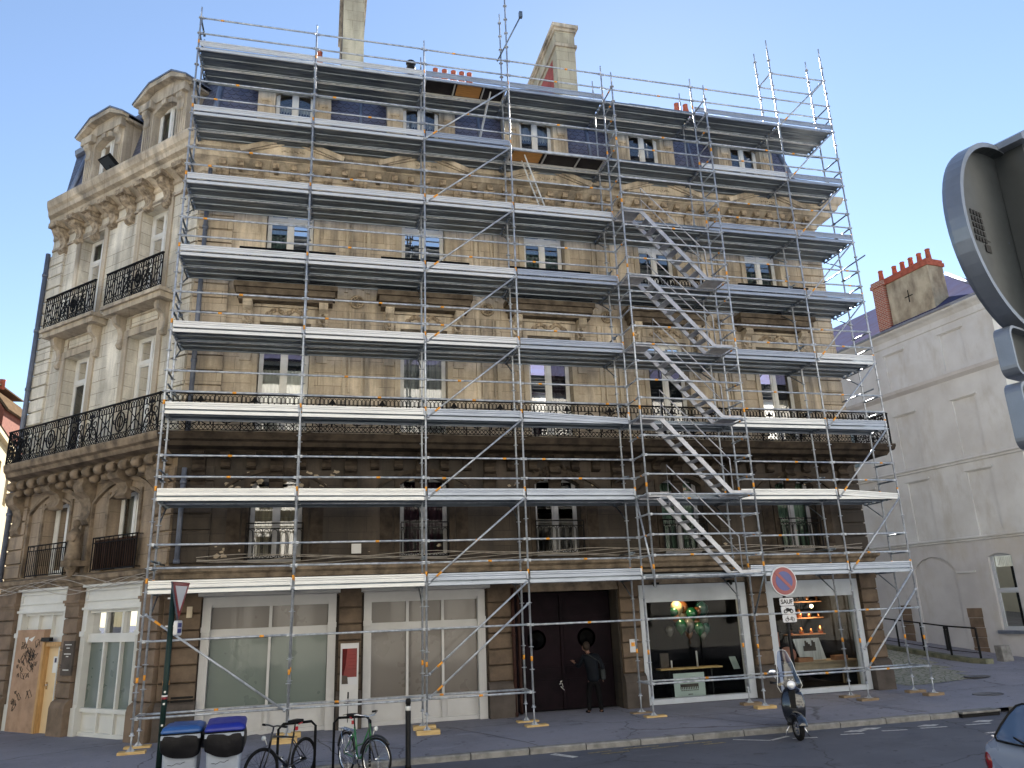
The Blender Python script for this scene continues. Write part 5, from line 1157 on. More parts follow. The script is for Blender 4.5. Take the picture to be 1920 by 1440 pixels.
# ------------------------------------------------------------------ street objects
M['binbody'] = plain('grey_blue_bin_plastic', (.27, .31, .38), .42, 0, .15, 3, c2=(.22, .25, .31)); M['binlid'] = plain('blue_bin_lid', (.02, .085, .28), .4, 0, .2, 3); M['binlid2'] = plain('vivid_blue_bin_lid', (.008, .018, .24), .4, 0, .15, 3)
M['bag'] = plain('black_bin_bag', (.008, .008, .010), .4, 0, .3, 6, bmp=1.0, bs=9)
def bin_(x, y, z, lid, lab, rot, high):
    t = thing('wheelie_bin', lab, 'wheelie bin', (x, y, z), 'two wheelie bins by the post'); Tm = Matrix.Translation((x, y, z)) @ Matrix.Rotation(rot, 4, 'Z')
    m = MB(); sec = [(.20, .05, .26), (.225, .3, .28), (.25, .9, .33), (.255, 1.02, .345)]
    vs = []; 
    for hw, zz, hd in sec:
        for a, b in rrect(hw*2, hd*2, .05, 3): vs.append((a, b, zz))
    n = 16; m.add(vs, [(i*n+k, i*n+(k+1) % n, (i+1)*n+(k+1) % n, (i+1)*n+k) for i in range(3) for k in range(n)]+[tuple(range(n))], 0)
    m.box((-.275, -.37, .99), (.275, -.33, 1.05)); m.box((-.275, .33, .99), (.275, .40, 1.06))
    for sx in (-1, 1): m.box((sx*.255-.015, -.35, .99), (sx*.255+.015, .36, 1.04))
    m.xform(Tm).build('body', 'binbody', t)
    m = MB(); hz = 1.07
    for hw, hd, zz in ((.285, .36, hz), (.29, .37, hz+.02), (.27, .34, hz+.07), (.18, .24, hz+.095)): m.add([(a, b+.01, zz+(.05 if high else 0)*(b+.37)/.7) for a, b in rrect(hw*2, hd*2, .06, 3)], [])
    m.f = []; m.mi = []; m.sm = []
    m.add([], [(i*n+k, i*n+(k+1) % n, (i+1)*n+(k+1) % n, (i+1)*n+k) for i in range(3) for k in range(n)]+[tuple(range(3*n, 4*n)), tuple(range(n))], 0) if False else None
    for i in range(3):
        for k in range(n): m.f.append([i*n+k, i*n+(k+1) % n, (i+1)*n+(k+1) % n, (i+1)*n+k]); m.mi.append(0); m.sm.append(True)
    m.f += [list(range(3*n, 4*n)), list(range(n))]; m.mi += [0, 0]; m.sm += [False, False]
    m.box((-.2, .34, hz-.02), (.2, .42, hz+.08)); m.xform(Tm).build('lid', lid, t)
    m = MB(); K = 40; rs = random.Random(int(x*100)); out = []
    for lv, (off, zz) in enumerate(((.004, 1.075), (.035, 1.05), (.045, .98), (.04, .90), (.022, .84))):
        for k in range(K):
            a = 2*pi*k/K; hx, hy = .265+off, .355+off; c_, s_ = cos(a), sin(a); q = max(abs(c_)/hx, abs(s_)/hy); q = 1/q*.96+.0
            wob = rs.uniform(-.012, .012)*(lv > 0); sag = (.05*sin(a*2.0+1)+.05*max(0, -s_)*cos(a-1.3))*(lv/4) if lv > 1 else 0
            out.append(((q+wob)*c_, (q+wob)*s_, zz-abs(sag)*1.3+rs.uniform(-.01, .01)*(lv > 1)))
    m.add(out, [(i*K+k, i*K+(k+1) % K, (i+1)*K+(k+1) % K, (i+1)*K+k) for i in range(4) for k in range(K)], 0, True); m.xform(Tm).build('bin_liner', 'bag', t, subsurf=1)
    m = MB()
    for k in range(3 if high else 2):
        z0 = .75-.12*k; m.path([(-.16+.03*i, -.318+(.75-z0)*-.0+.028*(1-z0)-.004, z0+.01*sin(i*1.7+k)+.004*i) for i in range(9)], .0035, 4)
    m.path([(-.03, -.315, .82), (-.01, -.315, .86), (.0, -.315, .80), (.02, -.315, .84)], .004, 4); m.xform(Tm).build('scrawl', 'iron', t)
    for sx in (-1, 1): m = MB(); m.lathe([(.02, -.03), (.1, -.03), (.105, 0), (.1, .03), (.02, .03)], (sx*.24, .3, .1), 'x', 16); m.xform(Tm).build('wheel', 'rubber', t)
    return t
bin_(1.66, -4.78, -.28, 'binlid', 'grey wheelie bin nearer the green post with black liner and mid blue lid', .02, False)
bin_(2.28, -4.92, -.28, 'binlid2', 'grey wheelie bin nearer the black bicycle with raised vivid blue lid', .04, True)
M['bikeblack'] = plain('black_bike_paint', (.012, .012, .014), .35, 0, .2, 5, coat=.3); M['bikegreen'] = plain('green_bike_paint', (.02, .16, .05), .35, 0, .2, 5, coat=.4); M['redplastic'] = plain('red_plastic', (.5, .02, .03), .4, 0, .1, 5)
def bicycle(x, y, z, ang, fmat, lab, city=False, steer=0., lean=0.):
    t = thing('bicycle', lab, 'bicycle', (x, y, z)); Tm = Matrix.Translation((x, y, z)) @ Matrix.Rotation(ang, 4, 'Z') @ Matrix.Rotation(lean, 4, 'X'); R = .345
    St = Matrix.Translation((.42, 0, 0)) @ Matrix.Rotation(steer, 4, 'Z') @ Matrix.Translation((-.42, 0, 0))
    for nm, cx, Q in (('rear_wheel', -.52, Tm), ('front_wheel', .56, Tm @ St)):
        m = MB(); m.torus((cx, 0, R), R-.018, .020, 'y', 40, 8); w = m.xform(Q).build(nm, 'rubber', t)
        m = MB(); m.torus((cx, 0, R), R-.044, .012, 'y', 40, 6); m.lathe([(.022, -.04), (.022, .04)], (cx, 0, R), 'y', 10)
        for k in range(28): a = 2*pi*k/28; m.tube((cx+.02*cos(a+.6*(-1)**k), .02*(-1)**k, R+.02*sin(a+.6*(-1)**k)), (cx+(R-.05)*cos(a), 0, R+(R-.05)*sin(a)), .0016, 3)
        m.xform(Q).build('rim', 'chrome' if city else 'iron', w)
        if city: m = MB(); m.torus((cx, 0, R), R+.03, .02, 'y', 16, 6, a0=radians(10 if cx < 0 else 40), a1=radians(170)); m.xform(Q).build('mudguard', 'bikeblack', t)
    BBk, SC_, HT, HB, RA = (-.08, 0, .29), (-.22, 0, .80), (.37, 0, .84), (.42, 0, .66), (-.52, 0, R)
    m = MB(); tr = .017
    if city: m.path([HB, (.2, 0, .42), (.05, 0, .31), BBk], .02, 8); m.path([HT, (.15, 0, .56), (-.15, 0, .48)], .015, 8)
    else: m.tube((-.20, 0, .74), HT, tr); m.tube(HB, BBk, .02)
    m.tube(BBk, SC_, tr); m.tube(HB, (.36, 0, .90), .02)
    for s_ in (-1, 1): m.tube(RA if False else (-.52, s_*.06, R), (-.09, s_*.03, .29), .010); m.tube((-.52, s_*.06, R), (-.19, s_*.02, .70), .009)
    m.xform(Tm).build('frame', fmat, t)
    m = MB()
    for s_ in (-1, 1): m.path([(.56, s_*.055, R), (.46, s_*.055, .60), (.43, s_*.03, .66)], .013, 7)
    m.tube((.41, 0, .67), (.35, 0, .98 if not city else 1.02), .014, 8); m.xform(Tm @ St).build('fork', 'bikeblack', t)
    m = MB()
    if city: m.path([(.18, -.30, 1.06), (.32, -.27, 1.08), (.40, -.1, 1.04), (.36, 0, 1.02), (.40, .1, 1.04), (.32, .27, 1.08), (.18, .30, 1.06)], .012, 8)
    else: m.path([(.33, -.33, 1.0), (.37, -.12, 1.01), (.36, 0, .99), (.37, .12, 1.01), (.33, .33, 1.0)], .014, 8)
    h = m.xform(Tm @ St).build('handlebar', 'chrome' if city else 'bikeblack', t)
    for s_ in (-1, 1):
        m = MB(); e = ((.18, s_*.30, 1.06), (.28, s_*.28, 1.075)) if city else ((.33, s_*.33, 1.0), (.348, s_*.22, 1.003)); m.tube(e[0], e[1], .019, 8); m.xform(Tm @ St).build('grip', 'rubber', h)
    m = MB(); m.tube((-.20, 0, .74), (-.25, 0, .97), .013, 8); m.poly([(-.40, -.08, .97), (-.38, .08, .97), (-.2, .045, .98), (-.06, .018, .98), (-.06, -.018, .98), (-.2, -.045, .98), (-.38, -.08, .97)], (0, 0, .045)); m.xform(Tm).build('saddle', 'black', t, bevel=.01)
    m = MB(); m.lathe([(.09, -.004), (.095, 0), (.09, .004), (.02, .006)], (-.08, -.05, .29), 'y', 20); 
    for s_, dz in ((1, -.15), (-1, .15)): m.tube((-.08, s_*.06, .29), (-.08+dz*.5, s_*.075, .29+dz), .009); m.box((-.13+dz*.5, s_*.12-.045, .275+dz), (-.03+dz*.5, s_*.12+.045, .30+dz))
    m.path([(-.08, -.05, .385), (-.52, -.05, R+.045)], .004, 4); m.path([(-.08, -.05, .195), (-.52, -.05, R-.045)], .004, 4); m.lathe([(.04, -.003), (.045, .003)], (-.52, -.05, R), 'y', 14); m.xform(Tm).build('crankset', 'chrome', t)
    m = MB(); m.path([(.47, 0, .72), (.5, 0, .80)], .008, 5); m.lathe([(.03, -.02), (.04, .02), (.035, .03)], (.53, 0, .83), 'x', 12); m.xform(Tm @ St).build('headlight', 'white', t)
    m = MB(); m.box((-.30, -.025, .84), (-.26, .025, .90)); m.tube((-.34, 0, .93), (-.44, 0, .95), .012, 6); m.xform(Tm).build('rear_light', 'redplastic', t)
    if city:
        m = MB()
        for s_ in (-1, 1): m.path([(-.25, s_*.06, .73), (-.78, s_*.06, .74)], .008, 5); m.tube((-.52, s_*.06, R), (-.66, s_*.06, .74), .007, 5)
        for k in range(5): m.tube((-.3-.11*k, -.06, .735), (-.3-.11*k, .06, .735), .006, 4)
        m.path([(-.38, 0, .60), (-.30, 0, .66)], .03, 8); m.xform(Tm).build('luggage_rack', 'chrome', t)
    m = MB(); m.tube((-.2, .04, .3), (-.28, .16, .0), .01, 6); m.xform(Tm).build('kickstand', 'iron', t)
    return t
bicycle(3.12, -3.35, -.38, math.atan2(-.80, -.60), 'bikeblack', 'black bicycle with red rear light parked beside the bins', steer=-.25)
bicycle(4.40, -3.12, -.38, math.atan2(-.93, .40), 'bikegreen', 'green city bicycle with chrome rims parked at the kerb', city=True, steer=.35)
def hoop(x, y, a, lab):
    m = MB(); dx, dy = cos(a)*.33, sin(a)*.33; P0 = Vector((x-dx, y-dy, -.30)); P1 = Vector((x+dx, y+dy, -.30)); U = Vector((0, 0, 1)); e = (P1-P0).normalized()*.08
    m.path([P0, P0+U*.78, P0+U*.86+e, P1+U*.86-e, P1+U*.78, P1], .024, 8); tag(m.build('bicycle_stand', 'iron', org=(x, y, -.3)), lab, 'bicycle stand', 'bicycle stands at the kerb')
hoop(3.30, -2.95, .25, 'black hoop stand behind the black bicycle'); hoop(4.28, -2.7, -.1, 'black hoop stand behind the green bicycle')

# scooter, facing the camera
def scooter(x, y, z, ang):
    t = thing('motor_scooter', 'black retro motor scooter with tall clear windscreen parked under the no parking sign', 'scooter', (x, y, z)); Tm = Matrix.Translation((x, y, z)) @ Matrix.Rotation(ang, 4, 'Z')
    St = Matrix.Translation((.52, 0, 0)) @ Matrix.Rotation(radians(22), 4, 'Z') @ Matrix.Translation((-.52, 0, 0)); Q = Tm @ St
    M['scoot'] = plain('glossy_black_paint', (.012, .014, .02), .18, 0, .2, 3, coat=1.0); M['amber'] = plain('orange_indicator', (.62, .12, .02), .3, 0, .1, 5); M['lamp'] = plain('headlight_glass', (.8, .82, .85), .1, .3, .1, 5, coat=1)
    for nm, cx, q in (('front_wheel', .62, Q), ('rear_wheel', -.62, Tm)):
        m = MB(); m.torus((cx, 0, .235), .185, .052, 'y', 28, 10); w = m.xform(q).build(nm, 'rubber', t)
        m = MB(); m.lathe([(.02, -.05), (.06, -.045), (.12, -.02), (.145, -.035), (.145, .035), (.12, .02), (.06, .045), (.02, .05)], (cx, 0, .235), 'y', 24); m.xform(q).build('rim', 'chrome', w)
    m = MB(); m.path([(.62, .09, .235), (.54, .085, .40), (.50, .05, .55), (.48, 0, .62)], .026, 8); m.lathe([(.03, -.03), (.045, 0), (.03, .03)], (.62, .09, .235), 'y', 12); m.xform(Q).build('fork', 'chrome', t)
    m = MB(); n = 14; vs = []                                 # front mudguard
    for i in range(n+1):
        a = radians(10+165*i/n)
        for k in range(7): b = (k-3)/3; rr_ = .285-.035*b*b; vs.append((.62+rr_*cos(a)*(1.12 if cos(a) > 0 else 1), b*.095, .255+rr_*sin(a)))
    m.add(vs, [(i*7+k, i*7+k+1, (i+1)*7+k+1, (i+1)*7+k) for i in range(n) for k in range(6)], 0, True); o = m.xform(Q).build('mudguard', 'scoot', t, subsurf=1); sd_ = o.modifiers.new('t', 'SOLIDIFY'); sd_.thickness = .012
    m = MB(); vs = []; rows = [(.10, .27, .36), (.155, .30, .40), (.215, .42, .44), (.235, .60, .46), (.23, .76, .43), (.19, .90, .38), (.11, .99, .33), (.05, 1.03, .31)]   # leg shield
    for hw, zz, xx in rows:
        for k in range(9): b = (k-4)/4; vs.append((xx+.07*(1-b*b)+.02*(abs(b) < .3), b*hw, zz))
    m.add(vs, [(i*9+k, i*9+k+1, (i+1)*9+k+1, (i+1)*9+k) for i in range(len(rows)-1) for k in range(8)], 0, True); o = m.xform(Tm).build('leg_shield', 'scoot', t, subsurf=1); sd_ = o.modifiers.new('t', 'SOLIDIFY'); sd_.thickness = .03
    m = MB(); m.poly([(.545, a, b) for a, b in ((-.07, .95), (.07, .95), (.05, .60), (-.05, .60))], (.02, 0, -.0)); m.xform(Tm).build('grille', 'black', t, bevel=.01)
    m = MB(); m.ball((.44, 0, 1.04), .12, 14, 10, sc=(1.0, 1.1, .8)); m.path([(.30, -.33, 1.08), (.36, -.2, 1.06), (.40, 0, 1.05), (.36, .2, 1.06), (.30, .33, 1.08)], .022, 8); hs = m.xform(Q).build('handlebar', 'scoot', t)
    for s_ in (-1, 1): m = MB(); m.tube((.30, s_*.35, 1.085), (.33, s_*.24, 1.075), .026, 8); m.xform(Q).build('grip', 'rubber', hs)
    m = MB(); m.ball((.535, 0, 1.04), .078, 16, 10, sc=(.55, 1, 1)); m.torus((.54, 0, 1.04), .08, .010, 'x', 24, 6); m.xform(Q).build('headlight', 'lamp', t)
    m = MB(); m.path([(.36, -.20, 1.08), (.34, -.27, 1.25)], .008, 6); m.ball((.35, -.29, 1.29), .075, 14, 8, sc=(.3, 1.15, .75)); m.xform(Q).build('mirror', 'chrome', t)
    m = MB(); vs = []; rows = [(.20, .90, .56), (.265, 1.02, .57), (.24, 1.12, .55), (.195, 1.28, .49), (.175, 1.45, .43), (.13, 1.60, .37), (.10, 1.68, .345), (.05, 1.71, .335)]
    for hw, zz, xx in rows:
        for k in range(9): b = (k-4)/4; vs.append((xx-.10*b*b, b*hw, zz))
    m.add(vs, [(i*9+k, i*9+k+1, (i+1)*9+k+1, (i+1)*9+k) for i in range(len(rows)-1) for k in range(8)], 0, True); sc_ = m.xform(Q).build('windscreen', 'screen', t, subsurf=1)
    m = MB(); m.path([(xx-.10*b*b, b*hw, zz) for b in (1,) for hw, zz, xx in rows]+[(xx-.10*b*b, b*hw, zz) for b in (-1,) for hw, zz, xx in rows[::-1]], .007, 5); m.ball((.55, .03, 1.15), .012, 6, 5); m.ball((.55, -.03, 1.15), .012, 6, 5); m.xform(Q).build('screen_edge', 'white', sc_)
    m = MB(); m.box((-.2, -.17, .25), (.42, .17, .30)); m.box((-.7, -.10, .22), (-.2, .10, .40)); m.xform(Tm).build('footboard', 'black', t, bevel=.02)
    m = MB(); vs = []; secs = [(-.16, .10, .30, .62), (-.25, .20, .28, .74), (-.5, .225, .30, .78), (-.75, .20, .36, .78), (-.95, .10, .48, .72)]
    for xx, hw, z0, z1 in secs:
        for k in range(12): a = 2*pi*k/12; vs.append((xx, hw*cos(a), (z0+z1)/2+(z1-z0)/2*sin(a)))
    m.add(vs, [(i*12+k, i*12+(k+1) % 12, (i+1)*12+(k+1) % 12, (i+1)*12+k) for i in range(4) for k in range(12)]+[tuple(range(12)), tuple(range(48, 60))], 0, True); m.xform(Tm).build('rear_body', 'scoot', t, subsurf=1)
    m = MB(); m.box((-.85, -.13, .77), (-.15, .13, .86)); m.xform(Tm).build('seat', 'black', t, bevel=.04)
    for s_ in (-1, 1):
        m = MB(); m.ball((.41, s_*.20, .62), .05, 10, 8, sc=(.6, .6, 1.5)); m.xform(Tm).build('indicator', 'amber', t)
        m = MB(); m.tube((.02, s_*.10, .28), (.10, s_*.24, .0), .014, 7); m.xform(Tm).build('stand_leg', 'chrome', t)
    return t
scooter(13.40, -2.92, -.38, math.atan2(-.84, -.54))

# parked car at the lower right, seen from behind
def car():
    x0, y1, zr = 11.30, -9.93, -.345; t = thing('parked_car', 'blue grey hatchback seen from behind at the lower right corner', 'car', (x0+2, y1-.85, zr))
    M['carpaint'] = plain('blue_grey_car_paint', (.24, .29, .40), .3, .2, .05, 1, coat=1.0); M['carglass'] = plain('sky_painted_car_glass', (.07, .12, .22), .06, 0, .1, 1, coat=1); M['tail'] = plain('red_tail_light', (.16, .006, .008), .15, 0, .1, 2, coat=1)  # sky reflection painted into the blue of the car glass
    yc = y1-.88
    st = [(0.02, .70, .30, .62, .62, .62), (.0, .80, .22, .92, .70, .93), (.06, .86, .18, 1.0, .66, 1.04), (.30, .88, .17, 1.02, .62, 1.30), (.60, .885, .17, 1.02, .60, 1.44), (1.1, .89, .17, 1.02, .60, 1.49), (2.0, .89, .17, 1.0, .60, 1.48), (2.6, .89, .17, .98, .58, 1.30), (3.1, .88, .18, .96, .66, 1.0), (3.9, .82, .2, .86, .66, .88), (4.15, .70, .3, .7, .60, .72)]
    m = MB(); vs = []; n = 16
    for xx, hw, z0, zb, ht, zt in st:
        half = [(hw*.75, z0), (hw*.97, z0+.12), (hw, (z0+zb)/2), (hw*.98, zb-.02), (hw*.95, zb+.01), (ht+(hw*.95-ht)*.45, zb+(zt-zb)*.55), (ht+.03, zb+(zt-zb)*.93), (ht*.7, zt+.015)]
        ring = half+[(-a, b) for a, b in half[::-1]]; vs += [(x0+xx, yc+a, zr+b) for a, b in ring]
    m.add(vs, [(i*n+k, i*n+(k+1) % n, (i+1)*n+(k+1) % n, (i+1)*n+k) for i in range(len(st)-1) for k in range(n)]+[tuple(range(n)), tuple(range((len(st)-1)*n, len(st)*n))], 0, True)
    body = m.build('body', 'carpaint', t, subsurf=2)
    m = MB(); P = []                                      # rear window, bulged outwards
    zs = [(1.04, .035, .60), (1.08, .07, .65), (1.20, .17, .63), (1.32, .28, .595), (1.40, .37, .56), (1.425, .41, .50)]
    for zz, xx, hw in zs:
        for k in range(9): b = (k-4)/4; P.append((x0+xx-.045+.05*b*b, yc+b*hw, zr+zz+.01))
    m.add(P, [(i*9+k, i*9+k+1, (i+1)*9+k+1, (i+1)*9+k) for i in range(5) for k in range(8)], 0, True); rw = m.build('rear_window', 'carglass', t, subsurf=1)
    m = MB(); q = lambda i, k: Vector(P[i*9+k])+Vector((-.012, 0, 0)); loop = [q(0, k) for k in range(9)]+[q(i, 8) for i in range(1, 6)]+[q(5, k) for k in range(7, -1, -1)]+[q(i, 0) for i in range(4, 0, -1)]
    m.path(loop, .012, 6, True); m.build('window_seal', 'black', rw)
    m = MB(); m.path([q(0, 4)+Vector((-.02, .1, .01)), q(1, 6)+Vector((-.02, 0, .03))], .012, 5); m.build('wiper', 'black', rw)
    for s_ in (-1, 1):
        m = MB(); m.ball((x0+.05, yc+s_*.76, zr+.80), .11, 14, 10, sc=(.5, .7, 1.2)); m.build('tail_light', 'tail', t)
        for xx in (.75, 3.35): m = MB(); m.torus((x0+xx, yc+s_*.80, zr+.29), .23, .075, 'y', 24, 8); w = m.build('wheel', 'rubber', t); m = MB(); m.lathe([(.02, 0), (.19, .01), (.2, .05)], (x0+xx, yc+s_*.84, zr+.29), 'y', 18); m.build('rim', 'chrome', w)
    m = MB(); m.box((x0-.03, yc-.72, zr+.30), (x0+.1, yc+.72, zr+.46)); m.build('bumper', 'black', t, bevel=.03)
    return t
car()

# person at the carriage door
def skin(name, chains, mat, parent, sub=2):
    """connected limb skeleton -> one continuous surface"""
    bm = bmesh.new(); L = bm.verts.layers.skin.verify(); idx = {}; o0 = Vector(parent['_o']); first = True
    for ch in chains:
        prev = None
        for p, r in ch:
            key = tuple(round(c, 4) for c in p)
            if key in idx: v = idx[key]
            else:
                v = bm.verts.new(Vector(p)-o0); v[L].radius = (r, r) if not isinstance(r, tuple) else r; v[L].use_root = first; first = False; idx[key] = v
            if prev is not None and prev is not v and not bm.edges.get((prev, v)): bm.edges.new((prev, v))
            prev = v
    me = bpy.data.meshes.new(name); bm.to_mesh(me); bm.free(); me.materials.append(M[mat]); o = bpy.data.objects.new(name, me); COL.objects.link(o); o.parent = parent; o['_o'] = tuple(o0)
    s = o.modifiers.new('skin', 'SKIN'); s.use_smooth_shade = True; q = o.modifiers.new('sub', 'SUBSURF'); q.levels = q.render_levels = sub
    return o
M['skin'] = plain('skin', (.17, .09, .065), .6, 0, .1, 5); M['hair'] = plain('dark_hair', (.03, .022, .018), .7, 0, .3, 20); M['jacket'] = plain('dark_navy_jacket', (.005, .007, .011), .75, 0, .4, 6, bmp=.5, bs=14); M['trousers'] = plain('black_trousers', (.004, .004, .005), .85, 0, .3, 6); M['bagm'] = plain('dark_grey_bag', (.03, .034, .036), .7, 0, .3, 6)
px, py, pz = 10.52, 1.42, -.252
PS = thing('person', 'person in dark navy jacket and black trousers reaching towards the dark carriage door', 'person', (px, py, pz))
W = lambda a, b, c: (px+a, py+b, pz+c)
hip, ch, nk, hd = W(0, 0, .90), W(-.02, .06, 1.24), W(-.05, .12, 1.43), W(-.09, .15, 1.53)
shl, shr = W(-.20, .09, 1.36), W(.16, .05, 1.36); ell, elr = W(-.31, .20, 1.12), W(.27, -.02, 1.10); wl, wr = W(-.36, .42, 1.22), W(.28, .05, .87)
hl, hr_ = W(-.09, 0, .86), W(.09, 0, .86)
skin('body', [[(hip, .08), (W(-.01, .03, 1.07), .08), (ch, .11), (nk, .05), (W(-.07, .14, 1.48), .05), (hd, .075), (W(-.10, .155, 1.60), .088), (W(-.095, .145, 1.655), .07)],
   [(ch, .11), (shl, .05), (ell, .042), (wl, .028)], [(ch, .11), (shr, .05), (elr, .042), (wr, .028)],
   [(hip, .08), (hl, .05), (W(-.13, .05, .48), .045), (W(-.16, -.02, .09), .036)], [(hip, .08), (hr_, .05), (W(.13, .03, .48), .045), (W(.16, -.05, .09), .036)],
   [(W(-.16, -.02, .09), .036), (W(-.17, .06, .04), .035), (W(-.175, .17, .03), .028)], [(W(.16, -.05, .09), .036), (W(.18, .03, .04), .035), (W(.19, .13, .03), .028)]], 'skin', PS)
skin('jacket', [[(W(0, 0, .74), .165), (W(0, 0, .86), .17), (W(0, .01, .98), .165), (W(-.015, .04, 1.12), .165), (ch, .18), (W(-.04, .10, 1.38), .09), (nk, .068)], [(ch, .165), (shl, .078), (ell, .06), (W(-.35, .36, 1.19), .045)], [(ch, .165), (shr, .078), (elr, .06), (W(.28, .03, .93), .045)]], 'jacket', PS)
skin('trousers', [[(W(0, 0, .86), .14), (W(0, 0, .82), .125), (W(-.09, 0, .76), .095), (W(-.13, .05, .48), .072), (W(-.16, -.02, .07), .058)], [(W(0, 0, .82), .125), (W(.09, 0, .76), .095), (W(.13, .03, .48), .072), (W(.16, -.05, .07), .058)]], 'trousers', PS)
for nm, h0, d, pl in (('hand', wl, Vector((-.02, .09, .05)), Vector((1, 0, 0))), ('hand', wr, Vector((0, .02, -.095)), Vector((.2, 1, 0)))):
    h = Vector(h0); d = d.normalized(); sdv = pl-d*pl.dot(d); sdv.normalize(); nn = d.cross(sdv); pa = h+d*.075; chs = [[(h, .026), (h+d*.04, .030), (pa, .030)]]
    for k, (off, ln) in enumerate(((-.03, .058), (-.01, .072), (.01, .076), (.03, .068))): b = pa+sdv*off; chs.append([(pa, .030), (b+d*.012, .010), (b+d*(.012+ln*.5)+nn*.008, .009), (b+d*ln*.9+nn*.025, .008)])
    q = h+d*.03+sdv*.03; chs.append([(h+d*.04, .030), (q, .012), (q+d*.035+sdv*.02, .010), (q+d*.06+sdv*.022, .009)]); skin(nm, [[(tuple(a), r) for a, r in c_] for c_ in chs], 'skin', PS, 1)
m = MB(); c = Vector(W(-.10, .14, 1.61)); m.ball(c+Vector((.005, -.015, .012)), .112, 16, 12, sc=(.86, .98, 1.05)); m.build('hair', 'hair', PS)
m = MB(); f = Vector((-.55, .83, 0)); m.ball(c+f*.10+Vector((0, 0, -.03)), .02, 8, 6, sc=(1, 1, 1.3)); m.ball(c+f*.07+Vector((0, 0, -.03)), .066, 12, 10, sc=(.8, .8, 1.15))
for s_ in (-1, 1): m.ball(c+Vector((s_*.083, .04, -.03)), .022, 8, 6, sc=(.5, 1, 1.5))
m.build('face', 'skin', PS)
for a, b in ((-.17, .08), (.185, .05)): m = MB(); m.ball(W(a, b, .045), .055, 12, 8, sc=(.85, 2.1, .8)); m.build('shoe', 'trousers', PS)
m = MB(); m.box(W(.19, -.10, .80), W(.31, .22, 1.05)); b_ = m.build('shoulder_bag', 'bagm', PS, bevel=.03); m = MB(); m.path([W(.25, .0, 1.05), W(.14, -.1, 1.25), W(-.12, -.06, 1.42), W(-.16, .12, 1.42)], .014, 5); m.build('strap', 'bagm', b_)

# ------------------------------------------------------------------ small things on and in the shops
AB = thing('poster_board', 'narrow grey board with a red and white poster leaning between the two frosted shopfronts', 'poster board', (4.38, 1.5, -.25))
m = MB(); m.box((4.17, .27, -.26), (4.60, .30, 1.72), FM); m.build('board', 'shopgrey', AB)
m = MB(); m.box((4.20, .30, .78), (4.57, .303, 1.68), FM, 0); m.box((4.21, .303, .95), (4.56, .306, 1.60), FM, 1); m.poly([(4.21, .306, 1.60), (4.33, .306, 1.60), (4.30, .306, 1.25), (4.24, .306, .95), (4.21, .306, .95)], (0, .002, 0), FM, 2); m.poly([(4.38, .306, 1.68), (4.57, .306, 1.68), (4.57, .306, 1.6), (4.42, .306, 1.62)], (0, .003, 0), FM, 0); m.poly([(4.21, .306, .80), (4.36, .306, .80), (4.34, .306, .98), (4.21, .306, 1.0)], (0, .003, 0), FM, 3)
for k in range(5): m.box((4.36, .306, 1.45-.08*k), (4.54-.02*(k % 2), .308, 1.455-.08*k), FM, 2)
m.build('poster', [M['signwhite'], plain('red_poster', (.20, .012, .01), .5, 0, .3, 3), plain('dark_red_poster', (.09, .006, .006), .5, 0, .4, 3), M['plinth']], AB)
m = MB()
for a, b in (((4.37, .55), (4.37, -.05)), ((4.27, .38), (4.47, .36)), ((4.26, .12), (4.48, .14)), ((4.27, .05), (4.45, .04))): m.tube((a[0], .303, a[1]), (b[0], .303, b[1]), .007, 5, T=FM)
m.tube((4.37, .303, .62), (4.37, .303, .48), .018, 6, T=FM); m.build('graffiti', 'black', AB)
FLD = thing('floodlight', 'black floodlight panel fixed on the cornice below the attic windows of the corner', 'floodlight', FC(3.45, .62, 15.34)); q = Vector(FC(3.45, .75, 15.55))
Rm = Matrix.Translation(q) @ Matrix.Rotation(radians(45), 4, 'Z').to_4x4() @ Matrix.Rotation(radians(-52), 4, 'X')
m = MB(); m.box((-.26, -.06, -.20), (.26, .04, .20)); m.box((-.22, -.068, -.16), (.22, -.06, .16), mi=1); m.xform(Matrix.Translation(q) @ Matrix.Rotation(radians(-45), 4, 'Z') @ Matrix.Rotation(radians(55), 4, 'X')).build('lamp_head', [M['black'], M['signback']], FLD)
m = MB(); m.tube(FC(3.45, .62, 15.3), tuple(q), .03, 8); m.build('bracket', 'black', FLD)
m = MB(); m.box((11.68, .15, 1.15), (11.86, .165, 1.48), FM); m.box((11.72, .165, 1.3), (11.82, .168, 1.4), FM, 1); tag(m.build('notice_plate', [M['signwhite'], M['tape']]), 'small white notice with an orange mark on the pillar right of the carriage door', 'notice')
cols = dict(cream=(.50, .38, .2), green=(.01, .09, .035), copper=(.24, .09, .03), grey=(.12, .115, .10), teal=(.01, .07, .06))
for k, c_ in cols.items(): M['b'+k] = plain(k+'_balloon', c_, .25, .2 if k == 'copper' else 0, .1, 2, coat=.6)
